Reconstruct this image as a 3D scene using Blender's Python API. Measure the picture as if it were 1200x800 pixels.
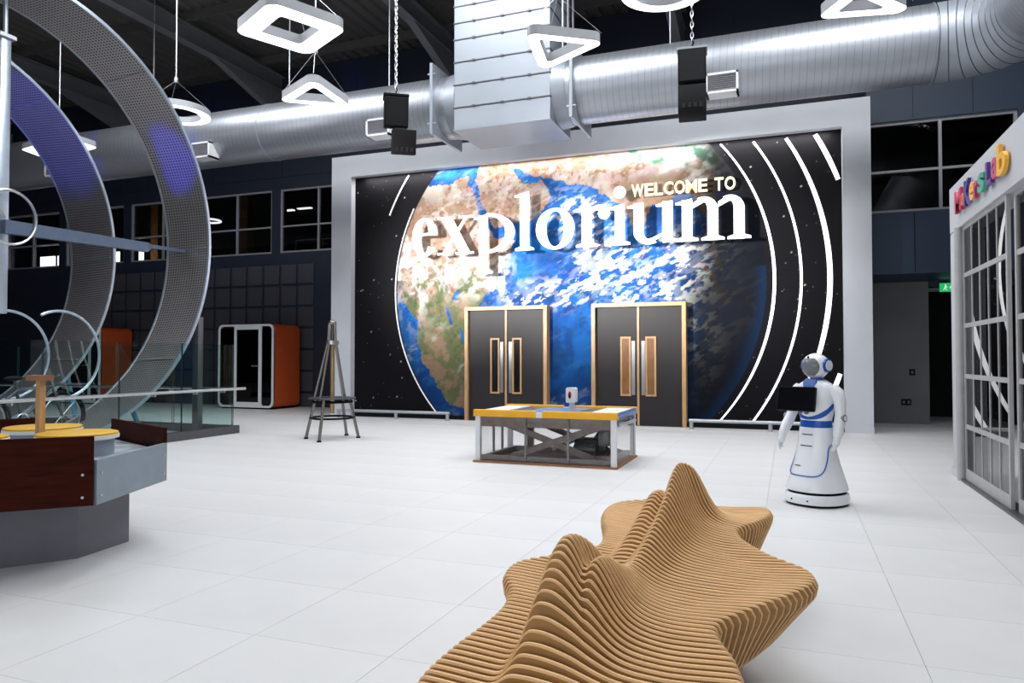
import bpy, bmesh, math, random
import numpy as np
from mathutils import Vector, Matrix

random.seed(7)
for o in list(bpy.data.objects):
    bpy.data.objects.remove(o, do_unlink=True)
S = bpy.context.scene
C = S.collection

# ------------------------------------------------------------------ camera
F_PX, CX, CY, CAM_H = 854.0, 600.0, 400.0, 1.25
PITCH = math.atan(20 / F_PX)
YAW = math.atan(324 / F_PX)
cam = bpy.data.cameras.new('camera')
cam.sensor_width = 36
cam.lens = F_PX / 1200 * 36
cam.clip_end = 200
camo = bpy.data.objects.new('camera', cam)
C.objects.link(camo)
camo.location = (0, 0, CAM_H)
camo.rotation_euler = (math.pi / 2 + PITCH, 0, YAW)
S.camera = camo

# ------------------------------------------------------------------ world, lights, exposure
w = bpy.data.worlds.new('world')
S.world = w
w.use_nodes = True
w.node_tree.nodes['Background'].inputs[0].default_value = (0.75, 0.85, 1.0, 1)
w.node_tree.nodes['Background'].inputs[1].default_value = 0.06
S.view_settings.view_transform = 'Standard'
S.view_settings.look = 'None'
S.view_settings.gamma = 1
S.view_settings.use_curve_mapping = False
S.view_settings.exposure = -0.90
S.cycles.transparent_max_bounces = 40


def area(name, loc, rot, sx, sy, power, col=(1, 1, 1)):
    l = bpy.data.lights.new(name, 'AREA')
    l.shape = 'RECTANGLE'
    l.size, l.size_y, l.energy, l.color = sx, sy, power, col
    o = bpy.data.objects.new(name, l)
    C.objects.link(o)
    o.location, o.rotation_euler = loc, rot
    return o


COOL = (0.93, 0.965, 1.0)
for lx, ly, pw_ in ((-13, 1.0, 90), (-6, 1.0, 90), (1, 1.0, 190), (-11, 5.0, 300), (-4.5, 5.0, 280), (2, 5.0, 320), (-10, 8.6, 700), (-4, 8.6, 700), (1.8, 8.6, 700)):
    area('hall_ceiling_light', (lx, ly, 8.3), (0, 0, 0), 4.5, 1.8, pw_, COOL)
# soft area light added behind the camera to brighten faces turned towards it
area('rear_fill_light', (-3.0, -6.4, 3.4), (math.radians(90), 0, 0), 12, 5, 560, (0.90, 0.955, 1.0))
# light strip hidden in the head of the mural niche, washing down the print
area('niche_light_strip', (-3.95, 13.545, 5.16), (math.radians(14), 0, 0), 9.3, 0.06, 190, (1.0, 0.97, 0.95))


def spot(name, loc, target, power, col, size, blend=0.5, soft=0.1):
    l = bpy.data.lights.new(name, 'SPOT')
    l.energy, l.color, l.spot_size, l.spot_blend, l.shadow_soft_size = power, col, size, blend, soft
    o = bpy.data.objects.new(name, l)
    C.objects.link(o)
    o.location = loc
    o.rotation_euler = (Vector(target) - Vector(loc)).to_track_quat('-Z', 'Y').to_euler()


# three unseen spots added so the lettering casts shadows; beams pass under the duct
for tx_ in (-6.6, -4.1, -1.6):
    spot('added_lettering_spot', (-8.5, 1.8, 3.9), (tx_, 13.5, 3.15), 36000, (1.0, 0.985, 0.97), math.radians(19), 0.9, 0.7)
spot('added_blue_spot', (-9.6, 4.2, 4.4), (-9.7, 9.45, 4.62), 5200, (0.004, 0.012, 1.0), 0.23)  # unseen spots added to tint the hoop bands where blue strips would reflect
spot('added_blue_spot', (-12.2, 4.6, 4.6), (-12.3, 8.9, 5.4), 2600, (0.02, 0.04, 1.0), 0.55)

# ------------------------------------------------------------------ pixel to place helpers
FW = Vector((-math.sin(YAW) * math.cos(PITCH), math.cos(YAW) * math.cos(PITCH), math.sin(PITCH)))
RT = Vector((math.cos(YAW), math.sin(YAW), 0))
UP = RT.cross(FW)
CAM = Vector((0, 0, CAM_H))


def ray(x, y):
    return FW * F_PX + RT * (x - CX) - UP * (y - CY)


def onz(x, y, z=0.0):
    d = ray(x, y)
    return CAM + d * ((z - CAM_H) / d.z)


def ony(x, y, Y):
    d = ray(x, y)
    return CAM + d * (Y / d.y)


def onx(x, y, X):
    d = ray(x, y)
    return CAM + d * (X / d.x)


# ------------------------------------------------------------------ materials
MAT = {}


def mat(name, col, rough=0.5, metal=0.0, spec=0.5, nscale=8.0, namt=0.06, bump=0.0, bscale=60.0,
        emit=None, estr=0.0, stretch=(1, 1, 1), coat=0.0):
    m = bpy.data.materials.new(name)
    m.use_nodes = True
    nt = m.node_tree
    b = nt.nodes['Principled BSDF']
    b.inputs['Roughness'].default_value = rough
    b.inputs['Metallic'].default_value = metal
    b.inputs['Specular IOR Level'].default_value = spec
    b.inputs['Coat Weight'].default_value = coat
    tc = nt.nodes.new('ShaderNodeTexCoord')
    mp = nt.nodes.new('ShaderNodeMapping')
    mp.inputs['Scale'].default_value = stretch
    nt.links.new(tc.outputs['Object'], mp.inputs['Vector'])
    nz = nt.nodes.new('ShaderNodeTexNoise')
    nz.inputs['Scale'].default_value = nscale
    nz.inputs['Detail'].default_value = 5
    nt.links.new(mp.outputs['Vector'], nz.inputs['Vector'])
    rp = nt.nodes.new('ShaderNodeValToRGB')
    rp.color_ramp.elements[0].position = 0.3
    rp.color_ramp.elements[1].position = 0.7
    rp.color_ramp.elements[0].color = tuple(c * (1 - namt) for c in col) + (1,)
    rp.color_ramp.elements[1].color = tuple(min(1, c * (1 + namt)) for c in col) + (1,)
    nt.links.new(nz.outputs['Fac'], rp.inputs['Fac'])
    nt.links.new(rp.outputs['Color'], b.inputs['Base Color'])
    if bump:
        n2 = nt.nodes.new('ShaderNodeTexNoise')
        n2.inputs['Scale'].default_value = bscale
        nt.links.new(mp.outputs['Vector'], n2.inputs['Vector'])
        bp = nt.nodes.new('ShaderNodeBump')
        bp.inputs['Strength'].default_value = bump
        bp.inputs['Distance'].default_value = 0.01
        nt.links.new(n2.outputs['Fac'], bp.inputs['Height'])
        nt.links.new(bp.outputs['Normal'], b.inputs['Normal'])
    if emit:
        b.inputs['Emission Color'].default_value = tuple(emit) + (1,)
        b.inputs['Emission Strength'].default_value = estr
    MAT[name] = m
    return m


def glass(name, tint, ior=1.5, rough=0.0, alpha=1.0):
    """thin pane: tinted see-through with a Fresnel mirror on top"""
    m = bpy.data.materials.new(name)
    m.use_nodes = True
    nt = m.node_tree
    nt.nodes.remove(nt.nodes['Principled BSDF'])
    out = nt.nodes['Material Output']
    tr = nt.nodes.new('ShaderNodeBsdfTransparent')
    nz = nt.nodes.new('ShaderNodeTexNoise')
    nz.inputs['Scale'].default_value = 1.5
    rp = nt.nodes.new('ShaderNodeValToRGB')
    rp.color_ramp.elements[0].color = tuple(c * 0.97 for c in tint) + (1,)
    rp.color_ramp.elements[1].color = tuple(tint) + (1,)
    nt.links.new(nz.outputs['Fac'], rp.inputs['Fac'])
    nt.links.new(rp.outputs['Color'], tr.inputs['Color'])
    gl = nt.nodes.new('ShaderNodeBsdfGlossy')
    gl.inputs['Roughness'].default_value = rough
    fr = nt.nodes.new('ShaderNodeFresnel')
    fr.inputs['IOR'].default_value = ior
    mx = nt.nodes.new('ShaderNodeMixShader')
    geo = nt.nodes.new('ShaderNodeNewGeometry')           # mirror on the outer face only, the pane's far face just passes light
    fm = nt.nodes.new('ShaderNodeMath'); fm.operation = 'SUBTRACT'; fm.use_clamp = True
    nt.links.new(fr.outputs['Fac'], fm.inputs[0])
    nt.links.new(geo.outputs['Backfacing'], fm.inputs[1])
    nt.links.new(fm.outputs[0], mx.inputs['Fac'])
    nt.links.new(tr.outputs['BSDF'], mx.inputs[1])
    nt.links.new(gl.outputs['BSDF'], mx.inputs[2])
    nt.links.new(mx.outputs['Shader'], out.inputs['Surface'])
    MAT[name] = m
    return m


def uvmat(name, col, col2, rough, metal, kind, su, sv, width=0.08, bump=0.3):
    """metal with a pattern in the mesh's own UV (metres): 'seam' = thin lines across u, 'dots' = punched holes"""
    m = mat(name, col, rough, metal, namt=0.05, nscale=4)
    nt = m.node_tree
    b = nt.nodes['Principled BSDF']
    uv = nt.nodes.new('ShaderNodeUVMap')
    sp = nt.nodes.new('ShaderNodeSeparateXYZ')
    nt.links.new(uv.outputs['UV'], sp.inputs['Vector'])

    def fr(sock, s):
        a = nt.nodes.new('ShaderNodeMath'); a.operation = 'MULTIPLY'; a.inputs[1].default_value = s
        nt.links.new(sock, a.inputs[0])
        f = nt.nodes.new('ShaderNodeMath'); f.operation = 'FRACT'
        nt.links.new(a.outputs[0], f.inputs[0])
        d = nt.nodes.new('ShaderNodeMath'); d.operation = 'SUBTRACT'; d.inputs[1].default_value = 0.5
        nt.links.new(f.outputs[0], d.inputs[0])
        e = nt.nodes.new('ShaderNodeMath'); e.operation = 'ABSOLUTE'
        nt.links.new(d.outputs[0], e.inputs[0])
        return e.outputs[0]
    u = fr(sp.outputs['X'], su)
    if kind == 'seam':
        v = u
    else:
        w_ = fr(sp.outputs['Y'], sv)
        mxn = nt.nodes.new('ShaderNodeMath'); mxn.operation = 'MAXIMUM'
        nt.links.new(u, mxn.inputs[0]); nt.links.new(w_, mxn.inputs[1])
        v = mxn.outputs[0]
    lt = nt.nodes.new('ShaderNodeMath'); lt.operation = 'LESS_THAN'; lt.inputs[1].default_value = width
    nt.links.new(v, lt.inputs[0])
    mix = nt.nodes.new('ShaderNodeMixRGB')
    nt.links.new(lt.outputs[0], mix.inputs['Fac'])
    src = b.inputs['Base Color'].links[0].from_socket
    nt.links.new(src, mix.inputs[1])
    mix.inputs[2].default_value = tuple(col2) + (1,)
    nt.links.new(mix.outputs[0], b.inputs['Base Color'])
    bp = nt.nodes.new('ShaderNodeBump')
    bp.inputs['Strength'].default_value = bump
    bp.inputs['Distance'].default_value = 0.004
    bp.invert = True
    nt.links.new(lt.outputs[0], bp.inputs['Height'])
    nt.links.new(bp.outputs['Normal'], b.inputs['Normal'])
    return m


mat('tile', (0.68, 0.675, 0.675), 0.42, spec=0.35, nscale=1.4, namt=0.05)
mat('grout', (0.46, 0.46, 0.46), 0.8)
mat('navy', (0.016, 0.022, 0.042), 0.55, nscale=2)
mat('steel_blue', (0.010, 0.027, 0.058), 0.5, nscale=2)
mat('portal', (0.56, 0.57, 0.61), 0.6, nscale=2, namt=0.03)
mat('deck', (0.085, 0.080, 0.078), 0.7)
mat('rafter', (0.16, 0.165, 0.18), 0.5)
mat('acoustic', (0.055, 0.055, 0.072), 0.9, nscale=140, namt=0.35, bump=0.4, bscale=200)
mat('white_frame', (0.30, 0.30, 0.32), 0.4)
mat('dark_room', (0.008, 0.008, 0.009), 0.9)
mat('corridor', (0.15, 0.15, 0.155), 0.75, nscale=2)
mat('lab_white', (0.52, 0.53, 0.56), 0.55, nscale=2, namt=0.02)
mat('lab_frame', (0.42, 0.41, 0.41), 0.4)
mat('door_dark', (0.022, 0.019, 0.020), 0.55, nscale=3, spec=0.3)
mat('oak', (0.50, 0.29, 0.13), 0.5, nscale=6, namt=0.25, stretch=(6, 6, 0.6))
mat('oak_inner', (0.22, 0.09, 0.02), 0.5, nscale=6, namt=0.2)
mat('push_plate', (0.30, 0.30, 0.32), 0.35, metal=0.9)
mat('steel', (0.58, 0.59, 0.60), 0.3, metal=1.0, nscale=20)
mat('brushed', (0.50, 0.52, 0.55), 0.45, metal=0.85, nscale=20)
mat('dark_steel', (0.12, 0.12, 0.13), 0.4, metal=0.7)
mat('sheet', (0.30, 0.325, 0.365), 0.42, metal=0.35, nscale=1.2, namt=0.05)
uvmat('duct', (0.41, 0.43, 0.47), (0.30, 0.31, 0.34), 0.38, 0.8, 'seam', 1 / 0.10, 1, 0.045, 0.08)
uvmat('perforated', (0.60, 0.565, 0.56), (0.05, 0.05, 0.055), 0.32, 0.82, 'dots', 1 / 0.045, 1 / 0.06, 0.24, 0.3)
mat('rim_steel', (0.52, 0.58, 0.66), 0.35, metal=0.8)
mat('black', (0.004, 0.004, 0.005), 0.7, spec=0.15)
mat('black_gloss', (0.003, 0.003, 0.004), 0.12)
mat('rubber', (0.007, 0.007, 0.008), 0.7, spec=0.2)
mat('lamp_body', (0.36, 0.37, 0.39), 0.4)
mat('lamp_glow', (0.9, 0.9, 0.9), 0.5, emit=(1.0, 0.985, 0.96), estr=4.0)
mat('arc_glow', (0.9, 0.9, 0.9), 0.5, emit=(0.95, 0.97, 1.0), estr=2.2)
mat('arc_dim', (0.7, 0.7, 0.7), 0.5, emit=(0.95, 0.97, 1.0), estr=0.55)
mat('day_glow', (0.9, 0.9, 0.9), 0.5, emit=(0.95, 0.98, 1.0), estr=14)
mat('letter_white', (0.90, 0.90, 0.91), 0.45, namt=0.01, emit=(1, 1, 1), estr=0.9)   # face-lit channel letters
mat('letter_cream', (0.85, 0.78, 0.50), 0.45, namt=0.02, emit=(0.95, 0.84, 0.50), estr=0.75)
mat('orange', (0.60, 0.085, 0.012), 0.75, nscale=30, namt=0.08)
mat('white_gloss', (0.80, 0.81, 0.83), 0.25, namt=0.01)
mat('white_matte', (0.72, 0.73, 0.75), 0.5, namt=0.01)
mat('robot_white', (0.82, 0.83, 0.86), 0.22, namt=0.01, coat=0.3)
mat('robot_blue', (0.006, 0.085, 0.42), 0.3, namt=0.04)
mat('robot_grey', (0.17, 0.18, 0.20), 0.25)
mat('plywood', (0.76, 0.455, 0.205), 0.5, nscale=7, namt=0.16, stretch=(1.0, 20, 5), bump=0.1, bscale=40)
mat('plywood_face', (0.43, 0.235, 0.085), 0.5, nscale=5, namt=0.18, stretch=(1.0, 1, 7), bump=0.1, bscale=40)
mat('glass_edge', (0.015, 0.05, 0.055), 0.2)
mat('arm_steel', (0.10, 0.135, 0.20), 0.45, metal=0.3)
mat('mahogany', (0.036, 0.006, 0.003), 0.6, spec=0.06, nscale=5, namt=0.35, stretch=(1, 1, 8))
mat('kiosk_grey', (0.22, 0.27, 0.32), 0.5)
mat('kiosk_base', (0.16, 0.16, 0.185), 0.5)
mat('drum_grey', (0.24, 0.28, 0.33), 0.45)
mat('yellow', (0.66, 0.37, 0.012), 0.5, nscale=15)
mat('yellow_paint', (0.86, 0.42, 0.010), 0.45)
mat('lift_grey', (0.23, 0.215, 0.215), 0.5, nscale=12, namt=0.15)
mat('lift_brown', (0.23, 0.18, 0.165), 0.55, nscale=12, namt=0.15)
mat('blue_pad', (0.10, 0.20, 0.42), 0.4)
mat('navy_pad', (0.05, 0.06, 0.11), 0.4)
mat('rosewood', (0.30, 0.14, 0.07), 0.5, nscale=8, namt=0.2)
mat('stand_steel', (0.24, 0.225, 0.21), 0.35, metal=0.85)
mat('brass', (0.42, 0.30, 0.16), 0.4, metal=0.8)
mat('exit_green', (0.02, 0.5, 0.15), 0.5, emit=(0.02, 0.75, 0.22), estr=0.9)
mat('exit_white', (0.8, 0.9, 0.8), 0.5, emit=(0.8, 1.0, 0.85), estr=0.9)
mat('water', (0.55, 0.60, 0.66), 0.15, nscale=9, namt=0.45, bump=0.6, bscale=12)
mat('strut_blue', (0.10, 0.30, 0.45), 0.4)
mat('amber_wall', (0.30, 0.13, 0.02), 0.7)
for n, c in dict(crimson=(0.55, 0.02, 0.08), scarlet=(0.75, 0.12, 0.04), indigo=(0.05, 0.03, 0.25),
                 amber=(0.85, 0.42, 0.06), teal=(0.02, 0.38, 0.24), violet=(0.09, 0.03, 0.22),
                 magenta=(0.50, 0.03, 0.14), gold=(0.85, 0.43, 0.02)).items():
    mat('paint_' + n, c, 0.4, nscale=6, namt=0.08)
glass('pane_clear', (0.88, 0.96, 0.95), 1.45)
glass('pane_acrylic', (0.97, 0.97, 0.97), 1.3)
glass('pane_dark', (0.45, 0.46, 0.48), 1.5)
mat('gallery_glow', (0.9, 0.9, 0.9), 0.5, emit=(1.0, 0.985, 0.96), estr=9.0)
glass('pane_lab', (0.55, 0.55, 0.56), 1.55)
glass('pane_booth', (0.12, 0.12, 0.14), 1.5)
glass('pane_amber', (0.45, 0.22, 0.06), 1.45)

# ------------------------------------------------------------------ mesh helpers
ORG = {}


class MB:
    def __init__(self):
        self.v, self.f, self.uv = [], [], None

    def add(self, vs, fs):
        n = len(self.v)
        self.v += [tuple(p) for p in vs]
        self.f += [tuple(i + n for i in q) for q in fs]
        return self

    def box(self, x0, x1, y0, y1, z0, z1):
        x0, x1 = min(x0, x1), max(x0, x1)
        y0, y1 = min(y0, y1), max(y0, y1)
        z0, z1 = min(z0, z1), max(z0, z1)
        return self.add([(x0, y0, z0), (x1, y0, z0), (x1, y1, z0), (x0, y1, z0),
                         (x0, y0, z1), (x1, y0, z1), (x1, y1, z1), (x0, y1, z1)],
                        [(0, 3, 2, 1), (4, 5, 6, 7), (0, 1, 5, 4), (1, 2, 6, 5), (2, 3, 7, 6), (3, 0, 4, 7)])

    def cbox(self, c, s, M=None):
        vs = [Vector((i * s[0] / 2, j * s[1] / 2, k * s[2] / 2)) for k in (-1, 1) for i, j in ((-1, -1), (1, -1), (1, 1), (-1, 1))]
        if M is not None:
            vs = [M @ q for q in vs]
        c = Vector(c)
        return self.add([q + c for q in vs],
                        [(0, 3, 2, 1), (4, 5, 6, 7), (0, 1, 5, 4), (1, 2, 6, 5), (2, 3, 7, 6), (3, 0, 4, 7)])

    def bar(self, p, q, wdt, hgt, up=(0, 0, 1)):
        p, q = Vector(p), Vector(q)
        d = (q - p).normalized()
        u = Vector(up)
        if abs(d.dot(u)) > 0.99:
            u = Vector((0, 1, 0))
        s = d.cross(u).normalized()
        u = s.cross(d)
        vs = []
        for e in (p, q):
            for a, b in ((-1, -1), (1, -1), (1, 1), (-1, 1)):
                vs.append(e + s * (a * wdt / 2) + u * (b * hgt / 2))
        return self.add(vs, [(0, 3, 2, 1), (4, 5, 6, 7), (0, 1, 5, 4), (1, 2, 6, 5), (2, 3, 7, 6), (3, 0, 4, 7)])

    def tube(self, pts, r, n=10, closed=False, cap=True):
        pts = [Vector(p) for p in pts]
        N = len(pts)
        rr = r if isinstance(r, (list, tuple)) else [r] * N
        rings, u = [], None
        for i in range(N):
            a = pts[i - 1] if (i > 0 or closed) else pts[i]
            b = pts[(i + 1) % N] if (i < N - 1 or closed) else pts[i]
            d = (b - a).normalized()
            if u is None:
                t = Vector((0, 0, 1)) if abs(d.z) < 0.9 else Vector((1, 0, 0))
                u = (t - d * t.dot(d)).normalized()
            else:
                u = (u - d * u.dot(d)).normalized()
            s = d.cross(u)
            rings.append([pts[i] + (u * math.cos(2 * math.pi * k / n) + s * math.sin(2 * math.pi * k / n)) * rr[i] for k in range(n)])
        return self.loft(rings, cap and not closed, closed)

    def loft(self, rings, cap=True, closed=False):
        n = len(rings[0])
        vs = [p for r in rings for p in r]
        fs = []
        R = len(rings)
        for i in range(R if closed else R - 1):
            j = (i + 1) % R
            for k in range(n):
                l = (k + 1) % n
                fs.append((i * n + k, i * n + l, j * n + l, j * n + k))
        if cap:
            fs.append(tuple(range(n - 1, -1, -1)))
            fs.append(tuple((R - 1) * n + k for k in range(n)))
        return self.add(vs, fs)

    def prism(self, poly, a0, a1, axis='z'):
        fn = {'z': lambda u, v, a: (u, v, a), 'y': lambda u, v, a: (u, a, v), 'x': lambda u, v, a: (a, u, v)}[axis]
        return self.loft([[fn(u, v, a0) for u, v in poly], [fn(u, v, a1) for u, v in poly]])

    def lathe(self, prof, c=(0, 0, 0), n=24, cap=True):
        c = Vector(c)
        return self.loft([[c + Vector((r * math.cos(2 * math.pi * k / n), r * math.sin(2 * math.pi * k / n), z)) for k in range(n)] for r, z in prof], cap)

    def ball(self, c, rx, ry=None, rz=None, n=20, m=12):
        ry, rz = ry or rx, rz or rx
        c = Vector(c)
        rings = []
        for i in range(m + 1):
            t = -math.pi / 2 + math.pi * i / m
            cr = max(0.004, math.cos(t))
            rings.append([c + Vector((rx * cr * math.cos(2 * math.pi * k / n), ry * cr * math.sin(2 * math.pi * k / n), rz * math.sin(t))) for k in range(n)])
        return self.loft(rings)

    def xf(self, M):
        self.v = [tuple(M @ Vector(p)) for p in self.v]
        return self

    def build(self, name, m=None, parent=None, smooth=False, bevel=0.0, seg=2, local=False, fix=True):
        off = Vector((0, 0, 0))
        if parent is not None and not local:
            off = ORG.get(parent.name, Vector((0, 0, 0)))
        me = bpy.data.meshes.new(name)
        me.from_pydata([(p[0] - off.x, p[1] - off.y, p[2] - off.z) for p in self.v], [], self.f)
        bm = bmesh.new()
        bm.from_mesh(me)
        if fix:
            bmesh.ops.recalc_face_normals(bm, faces=bm.faces)
        if bevel:
            es = [e for e in bm.edges if len(e.link_faces) == 2 and e.calc_face_angle(0) > 0.5]
            bmesh.ops.bevel(bm, geom=es, offset=bevel, segments=seg, affect='EDGES', profile=0.5)
        bm.to_mesh(me)
        bm.free()
        if smooth or bevel:
            me.polygons.foreach_set('use_smooth', [True] * len(me.polygons))
            me.set_sharp_from_angle(angle=math.radians(42))
        if m:
            me.materials.append(MAT[m] if isinstance(m, str) else m)
        o = bpy.data.objects.new(name, me)
        C.objects.link(o)
        if parent is not None:
            o.parent = parent
            ORG[o.name] = off
        return o


def thing(name, label, cat, loc=(0, 0, 0), group=None, kind=None, rz=0.0):
    o = bpy.data.objects.new(name, None)
    o.empty_display_size = 0.1
    C.objects.link(o)
    o.location = loc
    o.rotation_euler = (0, 0, rz)
    ORG[o.name] = Vector(loc)
    return tag(o, label, cat, group, kind)


def tag(o, label=None, cat=None, group=None, kind=None):
    if label: o['label'] = label
    if cat: o['category'] = cat
    if group: o['group'] = group
    if kind: o['kind'] = kind
    return o


def copy_tree(o, parent=None):
    c = o.copy()
    C.objects.link(c)
    c.parent = parent
    for ch in list(o.children):
        copy_tree(ch, c)
    return c


def dup(o, parent, loc):
    c = o.copy()
    C.objects.link(c)
    c.parent = parent
    c.location = loc
    return c


def rrect(x0, x1, y0, y1, r, n=6):
    pts = []
    for cx, cy, a0 in ((x1 - r, y1 - r, 0), (x0 + r, y1 - r, 90), (x0 + r, y0 + r, 180), (x1 - r, y0 + r, 270)):
        for i in range(n + 1):
            a = math.radians(a0 + 90 * i / n)
            pts.append((cx + r * math.cos(a), cy + r * math.sin(a)))
    return pts


_txt = {}


def text_mesh(ch, bold=0.0):
    """outline of one letter in the built-in font, in its own bounding box 0..1"""
    key = (ch, bold)
    if key in _txt:
        return _txt[key]
    cu = bpy.data.curves.new('t', 'FONT')
    cu.body = ch
    cu.extrude = 0.5
    cu.offset = bold
    cu.resolution_u = 4
    o = bpy.data.objects.new('t', cu)
    C.objects.link(o)
    bpy.context.view_layer.update()
    me = bpy.data.meshes.new_from_object(o.evaluated_get(bpy.context.evaluated_depsgraph_get()))
    vs = np.array([tuple(v.co) for v in me.vertices])
    fs = [tuple(p.vertices) for p in me.polygons]
    bpy.data.objects.remove(o, do_unlink=True)
    bpy.data.curves.remove(cu)
    bpy.data.meshes.remove(me)
    lo, hi = vs.min(0), vs.max(0)
    asp = (hi[0] - lo[0]) / (hi[1] - lo[1])
    vs = (vs - lo) / (hi - lo)
    _txt[key] = (vs, fs, asp)
    return _txt[key]


# ================================================================== SETTING
# ---- floor: grout slab with tiles lying in it
X0T, Y0T, TS = 0.51 - 40 * 0.695, 2.70 - 6 * 0.695, 0.695
floor = MB().box(-26, 8, -7, 20.5, -0.12, -0.008).build('floor', 'grout')
tag(floor, 'pale concrete-look tiled floor of the hall', 'floor', kind='structure')
tilemb = MB().box(0.001, TS - 0.001, 0.001, TS - 0.001, -0.008, 0.0)
cells = []
for i in range(62):
    for j in range(33):
        x, y = X0T + i * TS, Y0T + j * TS
        if x < -25.9 or x + TS > 7.9 or y + TS > 20.4 or y < -6.9:
            continue
        v = Vector((x + TS / 2, y + TS / 2, 0)) - CAM
        d = v.dot(FW)
        inside = False
        if d > 0.4:
            px, py = CX + F_PX * v.dot(RT) / d, CY - F_PX * v.dot(UP) / d
            inside = -120 < px < 1320 and py < 1000
        cells.append((0 if inside else 1, v.length, x, y))
cells.sort()
tile0 = tilemb.build('floor_tile', 'tile', floor)
rest = MB()
for k, (hid, d, x, y) in enumerate(cells):
    if k == 0:
        tile0.location = (x, y, 0)
    elif k < 300:
        dup(tile0, floor, (x, y, 0))
    else:
        rest.box(x + 0.001, x + TS - 0.001, y + 0.001, y + TS - 0.001, -0.008, 0.0)
ro = rest.build('floor_tile_field', 'tile', floor)
ro['kind'] = 'stuff'

# ---- ceiling deck, rafters, purlins
CEIL = 8.9
prof = []
x = -26.0
pts = []
while x < 8:
    pts += [(x, 0.06), (x + 0.11, 0.06), (x + 0.15, 0.0), (x + 0.26, 0.0)]
    x += 0.30
poly = [(px, CEIL + h) for px, h in pts] + [(8, CEIL + 0.2), (-26, CEIL + 0.2)]
ceiling = MB().prism(poly, -7, 20.5, 'y').build('ceiling', 'deck')
tag(ceiling, 'dark corrugated metal roof deck on steel rafters', 'ceiling', kind='structure')
for i in range(6):
    xr = -22.9 + i * 5.2
    m = MB()
    m.box(xr - 0.12, xr + 0.12, -6.9, 15.75, CEIL - 0.62, CEIL - 0.59)
    m.box(xr - 0.12, xr + 0.12, -6.9, 15.75, CEIL - 0.24, CEIL - 0.21)
    m.box(xr - 0.02, xr + 0.02, -6.9, 15.75, CEIL - 0.60, CEIL - 0.22)
    r_ = m.build('rafter', 'rafter', ceiling)
    MB().prism([(13.2, CEIL - 0.61), (15.75, CEIL - 0.61), (15.75, CEIL - 1.35)], xr - 0.09, xr + 0.09, 'x').build('haunch', 'rafter', r_)
    for y in (7.0, 10.9, 13.6):
        MB().box(xr - 0.12, xr - 0.02, y - 0.02, y + 0.02, CEIL - 0.6, CEIL - 0.22).build('stiffener', 'rafter', r_)
for k in range(9):
    yp = -5.5 + k * 2.55
    MB().box(-25.9, 7.9, yp - 0.04, yp + 0.04, CEIL - 0.2, CEIL).build('purlin', 'deck', ceiling)

# ---- back wall with clerestory openings
YB = 15.8
WZ0, WZ1 = 4.04, 5.74
units = [(-12.58 - 2.64 * k, -10.20 - 2.64 * k) for k in range(5)]
m = MB()
m.box(-26, 2.5, YB, YB + 0.3, 0, WZ0)
m.box(-26, 8, YB, YB + 0.3, WZ1, CEIL)
m.box(-10.20, 8, YB, YB + 0.3, WZ0, WZ1)
edges = [-26] + [e for u in reversed(units) for e in u]
for a, b in zip(edges[0:-1:2], edges[1::2]):
    m.box(a, b, YB, YB + 0.3, WZ0, WZ1)
m.box(4.0, 8, YB, YB + 0.3, 0, WZ0)
m.box(2.5, 4.0, YB, YB + 0.3, 2.62, WZ0)
wb = m.build('wall_back', 'navy')
tag(wb, 'dark navy rear wall with square acoustic panels and clerestory windows', 'wall', kind='structure')
p0 = None
for cI in range(15):
    for rI in range(7):
        xx, zz = -11.95 - cI * 0.545, 3.21 - rI * 0.562
        if p0 is None:
            p0 = MB().box(0, 0.475, 0, 0.035, 0, 0.505).build('acoustic_panel', 'acoustic', wb, bevel=0.008, seg=1)
            p0.location = (xx, YB - 0.035, zz)
        else:
            dup(p0, wb, (xx, YB - 0.035, zz))
# upper cladding seams
for k in range(14):
    xs = -24 + k * 2.3
    MB().box(xs, xs + 2.28, YB - 0.02, YB, 6.05, CEIL - 0.3).build('cladding_panel', 'navy', wb)


def window(idx, x0, x1, y, z0, z1, zm, xm, label, pane='pane_dark', fr='white_frame'):
    t = thing('window_%d' % idx, label, 'window', ((x0 + x1) / 2, y, z0), kind='structure')
    m = MB()
    b = 0.05
    m.box(x0, x0 + b, y - 0.04, y + 0.06, z0, z1).box(x1 - b, x1, y - 0.04, y + 0.06, z0, z1)
    m.box(x0 + b, x1 - b, y - 0.04, y + 0.06, z0, z0 + b).box(x0 + b, x1 - b, y - 0.04, y + 0.06, z1 - b, z1)
    m.build('frame', fr, t)
    MB().box(xm - b / 2, xm + b / 2, y - 0.04, y + 0.06, z0 + b, z1 - b).build('mullion', fr, t)
    MB().box(x0 + b, xm - b / 2, y - 0.035, y + 0.055, zm - 0.02, zm + 0.02).build('transom', fr, t)
    MB().box(xm + b / 2, x1 - b, y - 0.035, y + 0.055, zm - 0.02, zm + 0.02).build('transom', fr, t)
    for a, c in ((x0 + b, xm - b / 2), (xm + b / 2, x1 - b)):
        for d, e in ((z0 + b, zm - 0.02), (zm + 0.02, z1 - b)):
            MB().box(a, c, y + 0.005, y + 0.013, d, e).build('pane', pane, t)
    return t


wl = ['clerestory window next to the grey mural surround', 'second clerestory window from the mural surround',
      'third clerestory window from the mural surround, partly behind the big hoop',
      'fourth clerestory window from the mural surround, behind the far hoop',
      'fifth clerestory window from the mural surround, with a daylit strip']
for k, (a, b) in enumerate(units):
    window(k + 1, a, b, YB + 0.08, WZ0, WZ1, 4.75, (a + b) / 2, wl[k])
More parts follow.
